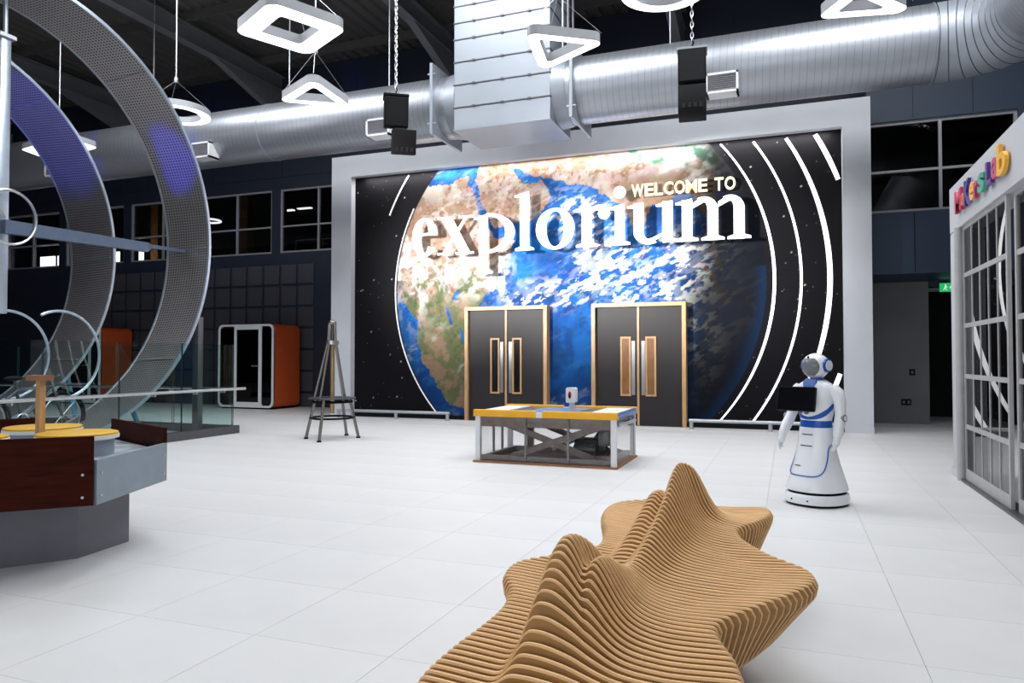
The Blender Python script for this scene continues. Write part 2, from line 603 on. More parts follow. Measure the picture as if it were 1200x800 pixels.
# room behind the clerestory
m = MB()
m.box(-26, -9.5, 20.2, 20.4, 3.4, 7.0).box(-26, -9.5, YB + 0.3, 20.2, 6.8, 7.0).box(-26, -9.5, YB + 0.3, 20.2, 3.4, 3.55)
m.box(-9.6, -9.4, YB + 0.3, 20.2, 3.4, 7.0)
tag(m.build('wall_gallery', 'dark_room'), 'dark gallery room behind the clerestory windows', 'room', kind='structure')
for xx in (-15.6, -19.2):
    tag(MB().box(xx - 0.15, xx + 0.15, 17.9, 18.2, 3.55, 6.8).build('gallery_column', 'amber_wall'), 'ochre column in the gallery seen through clerestory windows', 'column', 'ochre gallery columns')
gl = MB().tube([(-16.4 + 0.35 * math.cos(a * math.pi / 12), 17.3 + 0.35 * math.sin(a * math.pi / 12), 5.42) for a in range(24)], 0.03, 6, True).build('gallery_ring_lamp', 'gallery_glow')
tag(gl, 'thin glowing ring lamp inside the gallery windows', 'lamp')
for xx, yy, zz, ww, gl_ in ((-13.75, 17.2, 5.5, 0.5, 'short glowing tube lamp in the gallery beside the ochre column'), (-13.1, 17.2, 5.52, 0.45, 'short glowing tube lamp in the gallery behind the pier between two windows'),
                           (-12.0, 17.4, 4.95, 0.4, 'short glowing tube lamp above the gallery railing, nearer the window pier'), (-11.4, 17.4, 4.95, 0.45, 'short glowing tube lamp above the gallery railing, nearer the mural surround')):
    tag(MB().box(xx, xx + ww, yy, yy + 0.12, zz, zz + 0.03).build('gallery_tube_lamp', 'gallery_glow'), gl_, 'lamp', 'gallery tube lamps')
gr = thing('gallery_railing', 'thin metal guard railing inside the gallery window by the mural', 'railing', (-11.5, 16.9, 3.55))
for z in (4.25, 4.55):
    MB().tube([(-12.9, 16.9, z), (-10.2, 16.9, z)], 0.02, 6).build('rail', 'brushed', gr)
for xx in (-12.9, -12.0, -11.1, -10.2):
    MB().tube([(xx, 16.9, 3.55), (xx, 16.9, 4.55)], 0.02, 6).build('post', 'brushed', gr)
dl = thing('daylit_window', 'bright daylit window strip seen through the gallery', 'window', (-22.2, 17.0, 3.55))
for a, b in ((-23.2, -22.55), (-22.4, -21.75), (-21.7, -20.9), (-20.5, -19.7), (-19.5, -18.7)):
    MB().box(a, b, 17.0, 17.05, 4.12, 4.62).build('pane', 'day_glow', dl)

# ---- mural surround (portal)
PY, MYD = 13.5, 13.66
PX0, PX1, PZ = -9.36, 1.32, 5.66
IX0, IX1, IZ = -8.86, 0.88, 5.20
m = MB()
m.box(PX0, IX0, PY, YB - 0.05, 0, PZ).box(IX1, PX1, PY, YB - 0.05, 0, PZ).box(IX0, IX1, PY, YB - 0.05, IZ, PZ)
wp = m.build('wall_mural', 'portal')
tag(wp, 'light grey box surround framing the Earth mural', 'wall', kind='structure')
for a, b in ((PX0, IX0), (IX1, PX1)):
    MB().box(a - 0.004, b + 0.004, PY - 0.012, PY, 0, 0.10).build('skirting', 'portal', wp)

# ---- mural: printed Earth, colours worked out per vertex
DOORS = [(-6.14, -4.39), (-3.50, -1.74)]
DZ = 2.29
NX, NZ = 640, 345
us = np.linspace(IX0, IX1, NX)
vs_ = np.linspace(0.06, IZ, NZ)
U, V = np.meshgrid(us, vs_)
rng = np.random.default_rng(5)


def vnoise(x, y, seed):
    r = np.random.default_rng(seed).random((256, 256))
    xi, yi = np.floor(x).astype(int), np.floor(y).astype(int)
    fx, fy = x - xi, y - yi
    fx, fy = fx * fx * (3 - 2 * fx), fy * fy * (3 - 2 * fy)
    g = lambda a, b: r[a % 256, b % 256]
    return (g(xi, yi) * (1 - fx) + g(xi + 1, yi) * fx) * (1 - fy) + (g(xi, yi + 1) * (1 - fx) + g(xi + 1, yi + 1) * fx) * fy


def fbm(x, y, seed, oct_=5):
    s, a, t = 0, 0.5, 0
    for k in range(oct_):
        s = s + a * vnoise(x * 2 ** k, y * 2 ** k, seed + k)
        t += a
        a *= 0.55
    return s / t


def poly_px(pts):
    return [(lambda q: (q.x, q.z))(ony(px, py, MYD)) for px, py in pts]


def inside(poly, X, Y):
    r = np.zeros(X.shape, bool)
    n = len(poly)
    for i in range(n):
        (x1, y1), (x2, y2) = poly[i], poly[(i + 1) % n]
        if y1 == y2:
            continue
        c = ((y1 > Y) != (y2 > Y)) & (X < (x2 - x1) * (Y - y1) / (y2 - y1) + x1)
        r ^= c
    return r


def sm(a, b, t):
    t = np.clip((t - a) / (b - a), 0, 1)
    return t * t * (3 - 2 * t)


WU = U + (fbm(U * 3, V * 3, 11) - 0.5) * 0.22 + (fbm(U * 11, V * 11, 21, 3) - 0.5) * 0.07
WV = V + (fbm(U * 3 + 40, V * 3, 31) - 0.5) * 0.22 + (fbm(U * 11 + 9, V * 11, 41, 3) - 0.5) * 0.07
africa = poly_px([(440, 230), (500, 216), (522, 215), (538, 211), (549, 208), (553, 222), (556, 238), (562, 254), (572, 268), (582, 279),
                  (604, 282), (598, 298), (585, 318), (573, 338), (561, 360), (556, 400), (556, 440), (548, 478), (526, 474), (510, 448),
                  (497, 425), (491, 405), (489, 378), (480, 358), (470, 346), (440, 345)])
arabia = poly_px([(557, 212), (562, 195), (575, 185), (600, 190), (604, 203), (611, 214), (622, 217), (634, 211), (640, 220), (646, 229),
                  (638, 245), (618, 256), (598, 262), (578, 266), (571, 255), (563, 238)])
asia = poly_px([(566, 196), (572, 120), (900, 100), (850, 170), (842, 200), (840, 240), (836, 270), (828, 250), (818, 232), (800, 222), (786, 230),
                (778, 238), (766, 238), (756, 256), (748, 276), (738, 262), (728, 240), (716, 232), (704, 226), (690, 214), (672, 213),
                (650, 211), (634, 207), (618, 203), (608, 196)])
sumatra = poly_px([(820, 302), (828, 306), (842, 330), (856, 352), (850, 354), (836, 338), (826, 320)])
malay = poly_px([(826, 262), (834, 272), (842, 296), (850, 312), (848, 322), (838, 306), (830, 284)])
lanka = poly_px([(748, 290), (752, 286), (755, 294), (750, 300)])
lakes = [poly_px([(531, 343), (538, 340), (537, 351), (530, 353)]), poly_px([(521, 358), (525, 362), (531, 382), (527, 380)]),
         poly_px([(538, 385), (542, 388), (545, 402), (541, 400)])]
land = inside(africa, WU, WV) | inside(arabia, WU, WV) | inside(asia, WU, WV) | inside(sumatra, WU, WV) | inside(malay, WU, WV) | inside(lanka, WU, WV)
SU, SV = U + (WU - U) * 0.3, V + (WV - V) * 0.3
for lk in lakes:
    land &= ~inside(lk, SU, SV)
ECX, ECZ, ER = -4.08, 2.66, 3.74
rr = np.hypot(U - ECX, V - ECZ) / ER
disc = 1 - sm(0.992, 1.0, rr)


def mix(a, b, t):
    return a * (1 - t[..., None]) + np.array(b) * t[..., None] if not isinstance(b, np.ndarray) or b.ndim == 1 else a * (1 - t[..., None]) + b * t[..., None]


one = np.ones(U.shape)
n1, n2, n3 = fbm(U * 1.3, V * 1.3, 51), fbm(U * 4, V * 4, 61), fbm(U * 14, V * 14, 71, 4)
cu0, cv0 = U * 0.93 + V * 0.36, -U * 0.36 + V * 0.93
ocean = one[..., None] * np.array((0.004, 0.10, 0.44))
ocean = mix(ocean, (0.005, 0.20, 0.68), sm(0.42, 0.66, n1) * 0.8)
ocean = mix(ocean, (0.05, 0.40, 0.85), sm(0.55, 0.72, fbm(cu0 * 3, cv0 * 9, 145)) * 0.28)
ocean = mix(ocean, (0.002, 0.04, 0.20), sm(0.55, 0.3, n2) * 0.6)
ocean = mix(ocean, (0.003, 0.035, 0.16), sm(2.3, 0.3, V) * 0.6)
desert = one[..., None] * np.array((0.56, 0.36, 0.25))
desert = mix(desert, (0.80, 0.62, 0.52), sm(0.48, 0.62, n2))
desert = mix(desert, (0.38, 0.17, 0.10), sm(0.54, 0.70, n3) * 0.8)
desert = mix(desert, (0.92, 0.82, 0.72), sm(0.5, 0.62, fbm(U * 2.4 + 7, V * 2.4, 141)) * sm(4.2, 4.9, V))
green = one[..., None] * np.array((0.20, 0.23, 0.10))
green = mix(green, (0.45, 0.30, 0.19), sm(0.45, 0.65, n2))
green = mix(green, (0.06, 0.16, 0.04), sm(0.52, 0.72, n1 * 0.5 + n3 * 0.5) * 0.9)
lc = mix(green, desert, sm(2.5, 3.3, V + (n2 - 0.5) * 1.2))
himal = sm(0.42, 0.60, fbm(U * 2.2 - V * 1.6, V * 3.2 + U * 0.8, 81)) * sm(4.5, 4.8, V) * sm(-3.3, -2.6, U)
lc = mix(lc, (0.85, 0.74, 0.74), himal * 0.9)
lc = mix(lc, (0.10, 0.36, 0.22), sm(0.55, 0.68, fbm(U * 2.0 + V * 2.6, V * 3.0, 91)) * sm(4.2, 4.7, V) * sm(-3.6, -2.9, U) * 0.9)
lc = mix(lc, (0.42, 0.24, 0.12), sm(4.95, 4.5, V) * sm(-3.2, -2.6, U) * 0.75)
col = np.where(land[..., None], lc * 0.58, ocean * 0.72)
# clouds: streaky patches over the ocean, thin haze over equatorial Africa
ang = 0.42
cu_, cv_ = U * math.cos(ang) + V * math.sin(ang), -U * math.sin(ang) + V * math.cos(ang)
band = sm(0.50, 0.66, fbm(cu_ * 0.75 + 3, cv_ * 1.5, 101, 4))
fleck = sm(0.52, 0.62, fbm(cu_ * 5.5, cv_ * 12.0, 111, 5))


def blob(px, py, rx, rz, hard=1.0):
    q = ony(px, py, MYD)
    return np.exp(-(((U - q.x) / rx) ** 2 + ((V - q.z) / rz) ** 2) * hard)


zone = np.clip(1.3 * blob(735, 322, 0.62, 0.36) + 1.1 * blob(700, 318, 0.5, 0.3) + 1.0 * blob(780, 330, 0.7, 0.34) + 1.1 * blob(812, 318, 0.45, 0.55) + 0.9 * blob(640, 345, 0.75, 0.22)
               + 0.8 * blob(690, 302, 0.3, 0.25) + 0.8 * blob(820, 290, 0.6, 0.25) + 0.7 * blob(680, 250, 0.55, 0.35) + 0.7 * blob(815, 372, 0.4, 0.5) + 0.5 * blob(830, 420, 0.25, 0.6) + 0.14 * band, 0, 1.2)
cl = np.clip(zone * fleck * 1.3 + 0.22 * zone * sm(0.45, 0.6, fbm(cu_ * 7, cv_ * 14, 115, 4)), 0, 1)
cl = np.clip(cl + 0.75 * sm(0.45, 0.65, fbm(U * 5, V * 4, 121)) * np.clip(blob(480, 330, 0.5, 0.75) + blob(530, 315, 0.9, 0.42) + blob(575, 330, 0.5, 0.3), 0, 1), 0, 1)
cl = np.clip(cl + 0.8 * sm(0.42, 0.62, fbm(U * 3 + V * 2, V * 5 - U * 2, 131)) * np.clip(blob(838, 195, 0.7, 0.5) + 0.6 * blob(770, 185, 0.8, 0.25), 0, 1), 0, 1)
col = mix(col, (1.0, 1.0, 1.0), cl)
# night side of the globe as printed, soft limb
night = sm(-2.45, -1.2, U + 0.06 * (3 - V) + (n1 - 0.5) * 0.5)
col = col * (1 - 0.97 * night[..., None])
col = mix(col, col * 0.35 + np.array((0.0, 0.02, 0.07)), sm(0.93, 1.0, rr) * 0.75 * (V < 2.9))
space = one[..., None] * np.array((0.004, 0.0035, 0.006))
st = np.zeros(U.shape)
for _ in range(420):
    i, j = rng.integers(2, NX - 2), rng.integers(2, NZ - 2)
    s = rng.random() ** 2.5
    st[j, i] = max(st[j, i], 0.15 + 0.75 * s)
    if s > 0.35:
        st[j, i + 1] = st[j + 1, i] = st[j + 1, i + 1] = 0.5 * s
space = space + st[..., None] * np.array((1.0, 0.95, 0.9))
col = space * (1 - disc[..., None]) + col * disc[..., None]
col = np.clip(col, 0, 1) * 0.68

keep = np.ones((NZ - 1, NX - 1), bool)
uc, vc = (us[:-1] + us[1:]) / 2, (vs_[:-1] + vs_[1:]) / 2
for a, b in DOORS:
    keep &= ~((vc[:, None] < DZ - 0.02) & (uc[None, :] > a + 0.02) & (uc[None, :] < b - 0.02))
verts = np.c_[U.ravel(), np.full(U.size, MYD), V.ravel()]
ii = np.arange(NZ * NX).reshape(NZ, NX)
q = np.stack([ii[:-1, :-1], ii[:-1, 1:], ii[1:, 1:], ii[1:, :-1]], -1)[keep]
me = bpy.data.meshes.new('earth_mural')
me.from_pydata(verts, [], q)
ca = me.color_attributes.new('print', 'FLOAT_COLOR', 'POINT')
rgba = np.ones((NZ * NX, 4), np.float32)
rgba[:, :3] = col.reshape(-1, 3)
ca.data.foreach_set('color', rgba.ravel())
mm = bpy.data.materials.new('mural_print')
mm.use_nodes = True
nt = mm.node_tree
bs = nt.nodes['Principled BSDF']
at = nt.nodes.new('ShaderNodeAttribute')
at.attribute_name = 'print'
nzz = nt.nodes.new('ShaderNodeTexNoise')
nzz.inputs['Scale'].default_value = 30
nzz.inputs['Detail'].default_value = 6
mu = nt.nodes.new('ShaderNodeMixRGB')
mu.blend_type = 'OVERLAY'
mu.inputs['Fac'].default_value = 0.25
nt.links.new(at.outputs['Color'], mu.inputs[1])
nt.links.new(nzz.outputs['Color'], mu.inputs[2])
nt.links.new(mu.outputs[0], bs.inputs['Base Color'])
nt.links.new(mu.outputs[0], bs.inputs['Emission Color'])   # print glows faintly in its own colours, added to brighten it
bs.inputs['Emission Strength'].default_value = 0.14
bs.inputs['Roughness'].default_value = 0.7
bs.inputs['Specular IOR Level'].default_value = 0.15
me.materials.append(mm)
mural = bpy.data.objects.new('earth_mural', me)
C.objects.link(mural)
tag(mural, 'wall-filling print of the Earth in starry space inside the grey surround', 'mural')
ORG[mural.name] = Vector((0, 0, 0))


def arc(R, a0, a1, wd, m_, cx=ECX, cz=ECZ, clip=True):
    pts = []
    n = 180
    runs = [[]]
    for k in range(n + 1):
        a = math.radians(a0 + (a1 - a0) * k / n)
        x, z = cx + R * math.cos(a), cz + R * math.sin(a)
        if IX0 + 0.05 < x < IX1 - 0.05 and 0.09 < z < IZ - 0.05:
            runs[-1].append((x, z, a))
        elif runs[-1]:
            runs.append([])
    for pts in runs:
        if len(pts) > 2:
            arc_run(pts, wd, m_)


def arc_run(pts, wd, m_):
    wds = wd if callable(wd) else (lambda t: wd)
    rings = []
    for k, (x, z, a) in enumerate(pts):
        ww = wds(k / (len(pts) - 1)) / 2
        c, s = math.cos(a), math.sin(a)
        rings.append([(x - c * ww, MYD - 0.02, z - s * ww), (x + c * ww, MYD - 0.02, z + s * ww), (x + c * ww, MYD - 0.001, z + s * ww), (x - c * ww, MYD - 0.001, z - s * ww)])
    MB().loft(rings).build('light_arc', m_, mural)


taper = lambda lo, hi: (lambda t: lo + (hi - lo) * math.sin(math.pi * t))
arc(3.76, 152, 226, 0.020, 'arc_dim')
arc(4.25, 140, 157, 0.028, 'arc_dim')
arc(3.86, -45, 45, taper(0.025, 0.055), 'arc_glow')
arc(4.30, -45, 45, taper(0.035, 0.045), 'arc_glow')
arc(4.76, -38, 38, taper(0.05, 0.085), 'arc_glow')
arc(5.18, -31, 30, taper(0.07, 0.08), 'arc_glow')

# ---- lettering on the mural
LY0, LY1 = 13.30, 13.335
KL = 13.3 / 13.5          # lettering plane, scaled about the eye so that it keeps its place
es = thing('explorium_sign', 'white raised serif letters reading explorium across the Earth mural', 'sign', (-4.0, LY0, 3.38))
XH = 0.78 * KL
BASE = CAM_H + (3.385 - CAM_H) * KL


def ellring(m, cx, cy, rx, ry, tx, ty, a0, a1, n=40):
    """crescent-stressed ring between an outer ellipse and a narrower inner one"""
    o, i_ = [], []
    for k in range(n + 1):
        a = math.radians(a0 + (a1 - a0) * k / n)
        o.append((cx + rx * math.cos(a), cy + ry * math.sin(a)))
        i_.append((cx + (rx - tx) * math.cos(a), cy + (ry - ty) * math.sin(a)))
    for k in range(n):
        m.append([o[k], o[k + 1], i_[k + 1], i_[k]])


def serif_glyph(ch, W):
    P = []
    t, sh, th = 0.24, 0.055, 0.075
    R_ = lambda x0, x1, y0, y1: P.append([(x0, y0), (x1, y0), (x1, y1), (x0, y1)])

    def foot(xc, y, wd=0.50, up=1):
        P.append([(xc - wd / 2, y), (xc + wd / 2, y), (xc + wd / 2, y + sh * up), (xc + t / 2, y + 0.10 * up), (xc - t / 2, y + 0.10 * up), (xc - wd / 2, y + sh * up)][::up])

    def flag(xl, y):
        P.append([(xl + t, y), (xl, y - 0.14), (xl - 0.15, y - 0.13), (xl - 0.15, y - 0.085)])
    if ch == 'o':
        ellring(P, W / 2, 0.5, W / 2, 0.52, 0.27, 0.075, 0, 360)
    elif ch == 'e':
        ellring(P, W / 2, 0.5, W / 2, 0.52, 0.25, 0.075, 8, 325)
        R_(0.2, W - 0.03, 0.545, 0.61)
    elif ch == 'x':
        a = 0.10
        P.append([(a, 1.0), (a + 0.30, 1.0), (W - a + 0.02, 0.0), (W - a - 0.28, 0.0)])
        P.append([(W - a - 0.13, 1.0), (W - a - 0.04, 1.0), (a + 0.10, 0.0), (a + 0.01, 0.0)])
        for xa, xb, y in ((0, 0.50, 0.945), (W - 0.42, W, 0.945), (0, 0.34, 0.0), (W - 0.52, W, 0.0)):
            R_(xa, xb, y, y + sh)
    elif ch == 'l':
        R_(W / 2 - t / 2, W / 2 + t / 2, 0, 1.46); foot(W / 2, 0); flag(W / 2 - t / 2, 1.5)
        P.append([(W / 2 - t / 2, 1.36), (W / 2 + t / 2, 1.46), (W / 2 + t / 2, 1.5), (W / 2 - t / 2, 1.4)])
    elif ch == 'i':
        R_(W / 2 - t / 2, W / 2 + t / 2, 0, 0.96); foot(W / 2, 0); flag(W / 2 - t / 2, 1.0)
        P.append([(W / 2 + 0.15 * math.cos(k * math.pi / 10), 1.28 + 0.15 * math.sin(k * math.pi / 10)) for k in range(20)])
    elif ch == 'p':
        R_(0.17, 0.17 + t, -0.52, 0.97); foot(0.17 + t / 2, -0.54); flag(0.17, 1.0)
        cx = 0.17 + t - 0.03
        rx = W - cx
        ellring(P, cx, 0.5, rx, 0.52, 0.25, 0.08, -90, 90, 24)
    elif ch == 'r':
        R_(0.17, 0.17 + t, 0, 0.97); foot(0.17 + t / 2, 0, 0.54); flag(0.17, 1.0)
        ellring(P, W - 0.20, 0.70, 0.42, 0.32, 0.10, 0.12, 75, 165, 14)
        P.append([(W - 0.135 + 0.145 * math.cos(k * math.pi / 10), 0.80 + 0.145 * math.sin(k * math.pi / 10)) for k in range(20)])
    elif ch == 'u':
        R_(0.14, 0.14 + t, 0.30, 0.98); flag(0.14, 1.0)
        xr = W - 0.14 - t
        R_(xr, xr + t, 0.04, 0.98); flag(xr, 1.0)
        P.append([(xr, 0.10), (xr + t, 0.10), (W, 0.07), (W, 0.02), (xr, 0.0)])
        cx = (0.14 + xr + 0.04) / 2
        ellring(P, cx, 0.30, cx - 0.14, 0.32, t, 0.13, 180, 300, 22)
        P.append([(cx + 0.10, 0.045), (xr, 0.16), (xr, 0.24), (cx + 0.08, 0.13)])
    elif ch == 'm':
        st_ = (W - 0.30 - t) / 2
        for k in range(3):
            xl = 0.15 + k * st_
            R_(xl, xl + t, 0, 0.97 if k == 0 else 0.70); foot(xl + t / 2, 0, 0.52)
            if k == 0:
                flag(xl, 1.0)
            else:
                cx = (xl - st_ + t + xl + t) / 2 - 0.03
                ellring(P, cx, 0.70, xl + t - cx, 0.32, t, 0.13, 0, 118, 22)
                P.append([(xl - st_ + t, 0.76), (xl - st_ + t, 0.88), (cx - 0.06, 1.0), (cx + 0.02, 0.90)])
    return P


LX = [('e', -7.36, -6.78), ('x', -6.77, -5.96), ('p', -5.97, -5.07), ('l', -5.07, -4.65), ('o', -4.62, -3.84), ('r', -3.82, -3.15),
      ('i', -3.17, -2.74), ('u', -2.80, -1.86), ('m', -1.92, -0.59)]
LX = [(c_, a_ * KL, b_ * KL) for c_, a_, b_ in LX]
for ch, xa, xb in LX:
    m = MB()
    for pl in serif_glyph(ch, (xb - xa) / XH):
        m.prism([(xa + px * XH, BASE + pz * XH) for px, pz in pl], LY0, LY1, 'y')
    m.build('letter', 'letter_white', es)
    for fx in (0.3, 0.7):
        xq = xa + (xb - xa) * fx
        MB().tube([(xq, LY1, BASE + 0.03), (xq, MYD - 0.002, BASE + 0.03)], 0.008, 6).build('standoff', 'steel', es)
ws = thing('welcome_sign', 'cream raised capital letters reading welcome to above the white lettering', 'sign', (-1.8, 13.5, 4.27))
text = 'WELCOME TO'
adv = dict(W=1.05, E=0.74, L=0.70, C=0.80, O=0.86, M=0.92, T=0.72)
tot = sum(adv.get(c, 0.38) for c in text) + 0.10 * (len(text) - 1)
sc = 1.87 / tot
x = -2.73
for c in text:
    wd = adv.get(c, 0.38) * sc
    if c != ' ':
        vs2, fs2, _ = text_mesh(c, 0.018)
        MB().add([(x + p[0] * wd, 13.56 - p[2] * 0.05, 4.275 + p[1] * 0.235) for p in vs2], fs2).build('letter', 'letter_cream', ws)
    x += wd + 0.10 * sc

# ---- double doors in the mural
for n, (a, b) in enumerate(DOORS):
    nm = 'double door with two slim dark vision panels, left of the blue ocean strip' if n == 0 else 'double door with amber-lit slim vision panels'
    lab = ('dark double door with oak frame over printed Africa, black vision slots' if n == 0 else
           'dark double door with oak frame over printed ocean, amber vision slots')
    d = thing('door_%d' % (n + 1), lab, 'door', ((a + b) / 2, 13.5, 0), kind='structure')
    m = MB()
    fwid = 0.07
    y0, y1 = 13.47, 13.80
    m.box(a, a + fwid, y0, y1, 0, DZ).box(b - fwid, b, y0, y1, 0, DZ).box(a + fwid, b - fwid, y0, y1, DZ - fwid, DZ)
    m.build('frame', 'oak', d)
    mid = (a + b) / 2
    for s, (xa, xb) in ((-1, (a + fwid, mid - 0.006)), (1, (mid + 0.006, b - fwid))):
        lf = MB().box(xa, xb, 13.545, 13.60, 0.008, DZ - fwid - 0.004).build('door_leaf', 'door_dark', d)
        xm = mid + s * 0.235
        z0, z1 = 0.55, 1.66
        h = 0.10
        m = MB()
        m.box(xm - h, xm - h + 0.035, 13.525, 13.547, z0, z1).box(xm + h - 0.035, xm + h, 13.525, 13.547, z0, z1)
        m.box(xm - h + 0.035, xm + h - 0.035, 13.525, 13.547, z0, z0 + 0.035).box(xm - h + 0.035, xm + h - 0.035, 13.525, 13.547, z1 - 0.035, z1)
        vp = m.build('vision_frame', 'oak', lf)
        MB().box(xm - h + 0.035, xm + h - 0.035, 13.535, 13.5455, z0 + 0.035, z1 - 0.035).build('vision_glass', 'black_gloss' if n == 0 else 'oak_inner', lf)
        MB().box(mid + s * 0.06, mid + s * 0.125, 13.536, 13.5455, 0.57, 1.58).build('push_plate', 'push_plate', lf)
    MB().box(mid - 0.02, mid + 0.02, 13.530, 13.545, 0.008, DZ - fwid).build('astragal', 'oak', d)

# ---- low floor rails in front of the mural
for lab, xa, xb in (('low steel floor rail in front of printed space and Africa', -9.0, -6.35), ('low steel floor rail behind the white robot', -1.66, 0.86)):
    r = thing('floor_rail', lab, 'rail', ((xa + xb) / 2, 13.22, 0), group='low rails along the mural')
    MB().tube([(xa, 13.22, 0.155), (xb, 13.22, 0.155)], 0.03, 10).build('rail', 'brushed', r, True)
    for xx in (xa + 0.04, (xa + xb) / 2 + 0.1, xb - 0.05):
        MB().tube([(xx, 13.22, 0), (xx, 13.22, 0.15)], 0.035, 10).build('post', 'brushed', r, True)
tag(MB().box(IX0, DOORS[0][0], 13.58, MYD + 0.03, 0, 0.08).build('trim_1', 'black'), 'black plinth under printed space by the first door', 'trim', kind='structure')
tag(MB().box(DOORS[0][1], DOORS[1][0], 13.58, MYD + 0.03, 0, 0.08).build('trim_2', 'black'), 'black plinth between the two double doors', 'trim', kind='structure')
tag(MB().box(DOORS[1][1], IX1, 13.58, MYD + 0.03, 0, 0.08).build('trim_3', 'black'), 'black plinth under the printed night side', 'trim', kind='structure')

# ---- right bay: overhanging upper wall with window, corridor below
YR = 14.2
m = MB()
m.box(PX1, 8, YR, YR + 0.25, 2.72, 3.80).box(PX1, 8, YR, YR + 0.25, 5.40, CEIL).box(3.60, 8, YR, YR + 0.25, 3.80, 5.40)
m.box(PX1, 8, YR + 0.25, YB, 2.72, 2.9)
wr = m.build('wall_upper_bay', 'steel_blue')
tag(wr, 'steel blue upper wall overhanging the corridor beside the mural', 'wall', kind='structure')
for xs in (2.05, 2.95):
    MB().box(xs, xs + 0.006, YR - 0.003, YR, 5.42, 7.6).build('panel_joint', 'black', wr)
MB().box(2.05, 2.062, YR - 0.004, YR, 2.74, 3.78).build('panel_joint', 'black', wr)
window(6, PX1 + 0.01, 3.60, YR + 0.1, 3.80, 5.40, 4.53, 2.47, 'dark four-pane window above the corridor', 'pane_dark')
tag(MB().box(PX1, 8, YR + 1.2, YR + 1.25, 3.0, 6.0).build('wall_bay_inner', 'dark_room'), 'black space behind the upper bay window', 'wall', kind='structure')
tag(MB().box(PX1 + 0.02, 2.5, YB - 0.03, YB - 0.002, 0, 2.72).build('wall_corridor', 'corridor'), 'plain grey corridor wall under the overhang', 'wall', kind='structure')
tag(MB().box(2.5, 4.1, 18.0, 18.1, 0, 2.7).box(2.4, 2.5, YB + 0.3, 18, 0, 2.7).box(4.0, 4.1, YB + 0.3, 18, 0, 2.7).build('wall_passage', 'dark_room'), 'black unlit passage beside the corridor wall', 'passage', kind='structure')
for lab, px, py, nm in (('small dark switch plate halfway up the corridor wall', 1069, 436, 'wall_switch'), ('dark double socket low on the corridor wall', 1062, 471, 'wall_socket')):
    c = ony(px, py, YB - 0.04)
    hw = 0.05 if nm == 'wall_switch' else 0.085
    t = thing(nm, lab, 'switch' if nm == 'wall_switch' else 'socket', (c.x, YB - 0.03, c.z))
    MB().prism([(c.x + u, c.z + v) for u, v in rrect(-hw, hw, -0.06, 0.06, 0.012, 3)], YB - 0.042, YB - 0.03, 'y').build('plate', 'black', t)
    for s in ((-1, 1) if nm == 'wall_socket' else (0,)):
        MB().box(c.x + s * 0.04 - 0.02, c.x + s * 0.04 + 0.02, YB - 0.050, YB - 0.042, c.z - 0.03, c.z + 0.03).build('insert', 'dark_steel', t)
ex = thing('exit_sign', 'small green running-man exit sign over the dark passage', 'sign', (2.80, 15.6, 2.45))
MB().box(2.66, 2.98, 15.58, 15.62, 2.50, 2.66).build('panel', 'exit_green', ex)
MB().ball((2.755, 15.577, 2.625), 0.016, 0.004, 0.016, 8, 6).bar((2.755, 15.577, 2.605), (2.745, 15.577, 2.565), 0.004, 0.026, (1, 0, 0)).bar((2.745, 15.577, 2.57), (2.775, 15.577, 2.525), 0.004, 0.014, (1, 0, 0)).bar((2.745, 15.577, 2.57), (2.715, 15.577, 2.53), 0.004, 0.014, (1, 0, 0)).bar((2.755, 15.577, 2.60), (2.785, 15.577, 2.58), 0.004, 0.012, (1, 0, 0)).build('pictogram', 'exit_white', ex)
MB().bar((2.94, 15.577, 2.58), (2.84, 15.577, 2.58), 0.004, 0.02, (0, 0, 1)).prism([(2.85, 2.61), (2.85, 2.55), (2.81, 2.58)], 15.575, 15.579, 'y').build('arrow', 'exit_white', ex)
MB().box(2.80, 2.84, 15.59, 15.61, 2.66, 2.72).build('bracket', 'dark_steel', ex)

# ---- outer shell
tag(MB().box(-26.2, -26, -7, 20.5, 0, CEIL).build('wall_left', 'navy'), 'dark navy far left wall', 'wall', kind='structure')
tag(MB().box(8, 8.2, -7, 20.5, 0, CEIL).build('wall_right', 'corridor'), 'grey far right wall behind the glazed lab', 'wall', kind='structure')
tag(MB().box(-26, 8, -7.2, -7, 0, CEIL).build('wall_front', 'portal'), 'grey entrance wall opposite the mural', 'wall', kind='structure')

# ---- glazed lab partition on the right
XL = 1.65
LTOP = 3.08
Yend = 2.0
lab = thing('wall_lab', 'white lab partition with gridded glazing on the right of the hall', 'wall', (XL, 6.5, 0), kind='structure')
m = MB()
m.box(XL, XL + 0.25, Yend, 9.06, 2.60, LTOP)
m.build('fascia', 'lab_white', lab)
MB().box(XL, XL + 0.25, 8.70, 9.06, 0, 2.60).build('pilaster', 'lab_white', lab, bevel=0.02)
MB().tube([(XL + 0.0, 8.66, 0), (XL + 0.0, 8.66, 2.6)], 0.04, 12).build('corner_post', 'lab_frame', lab, True)
MB().box(XL - 0.012, XL + 0.26, 8.69, 9.07, 0, 0.09).build('skirting', 'lab_white', lab)
rails = [0.06, 0.56, 1.07, 1.585, 2.10, 2.58]
doors_l = [(8.64, 7.0), (6.93, 5.3), (5.23, 3.6), (3.53, 2.0)]
pane_cache = {}
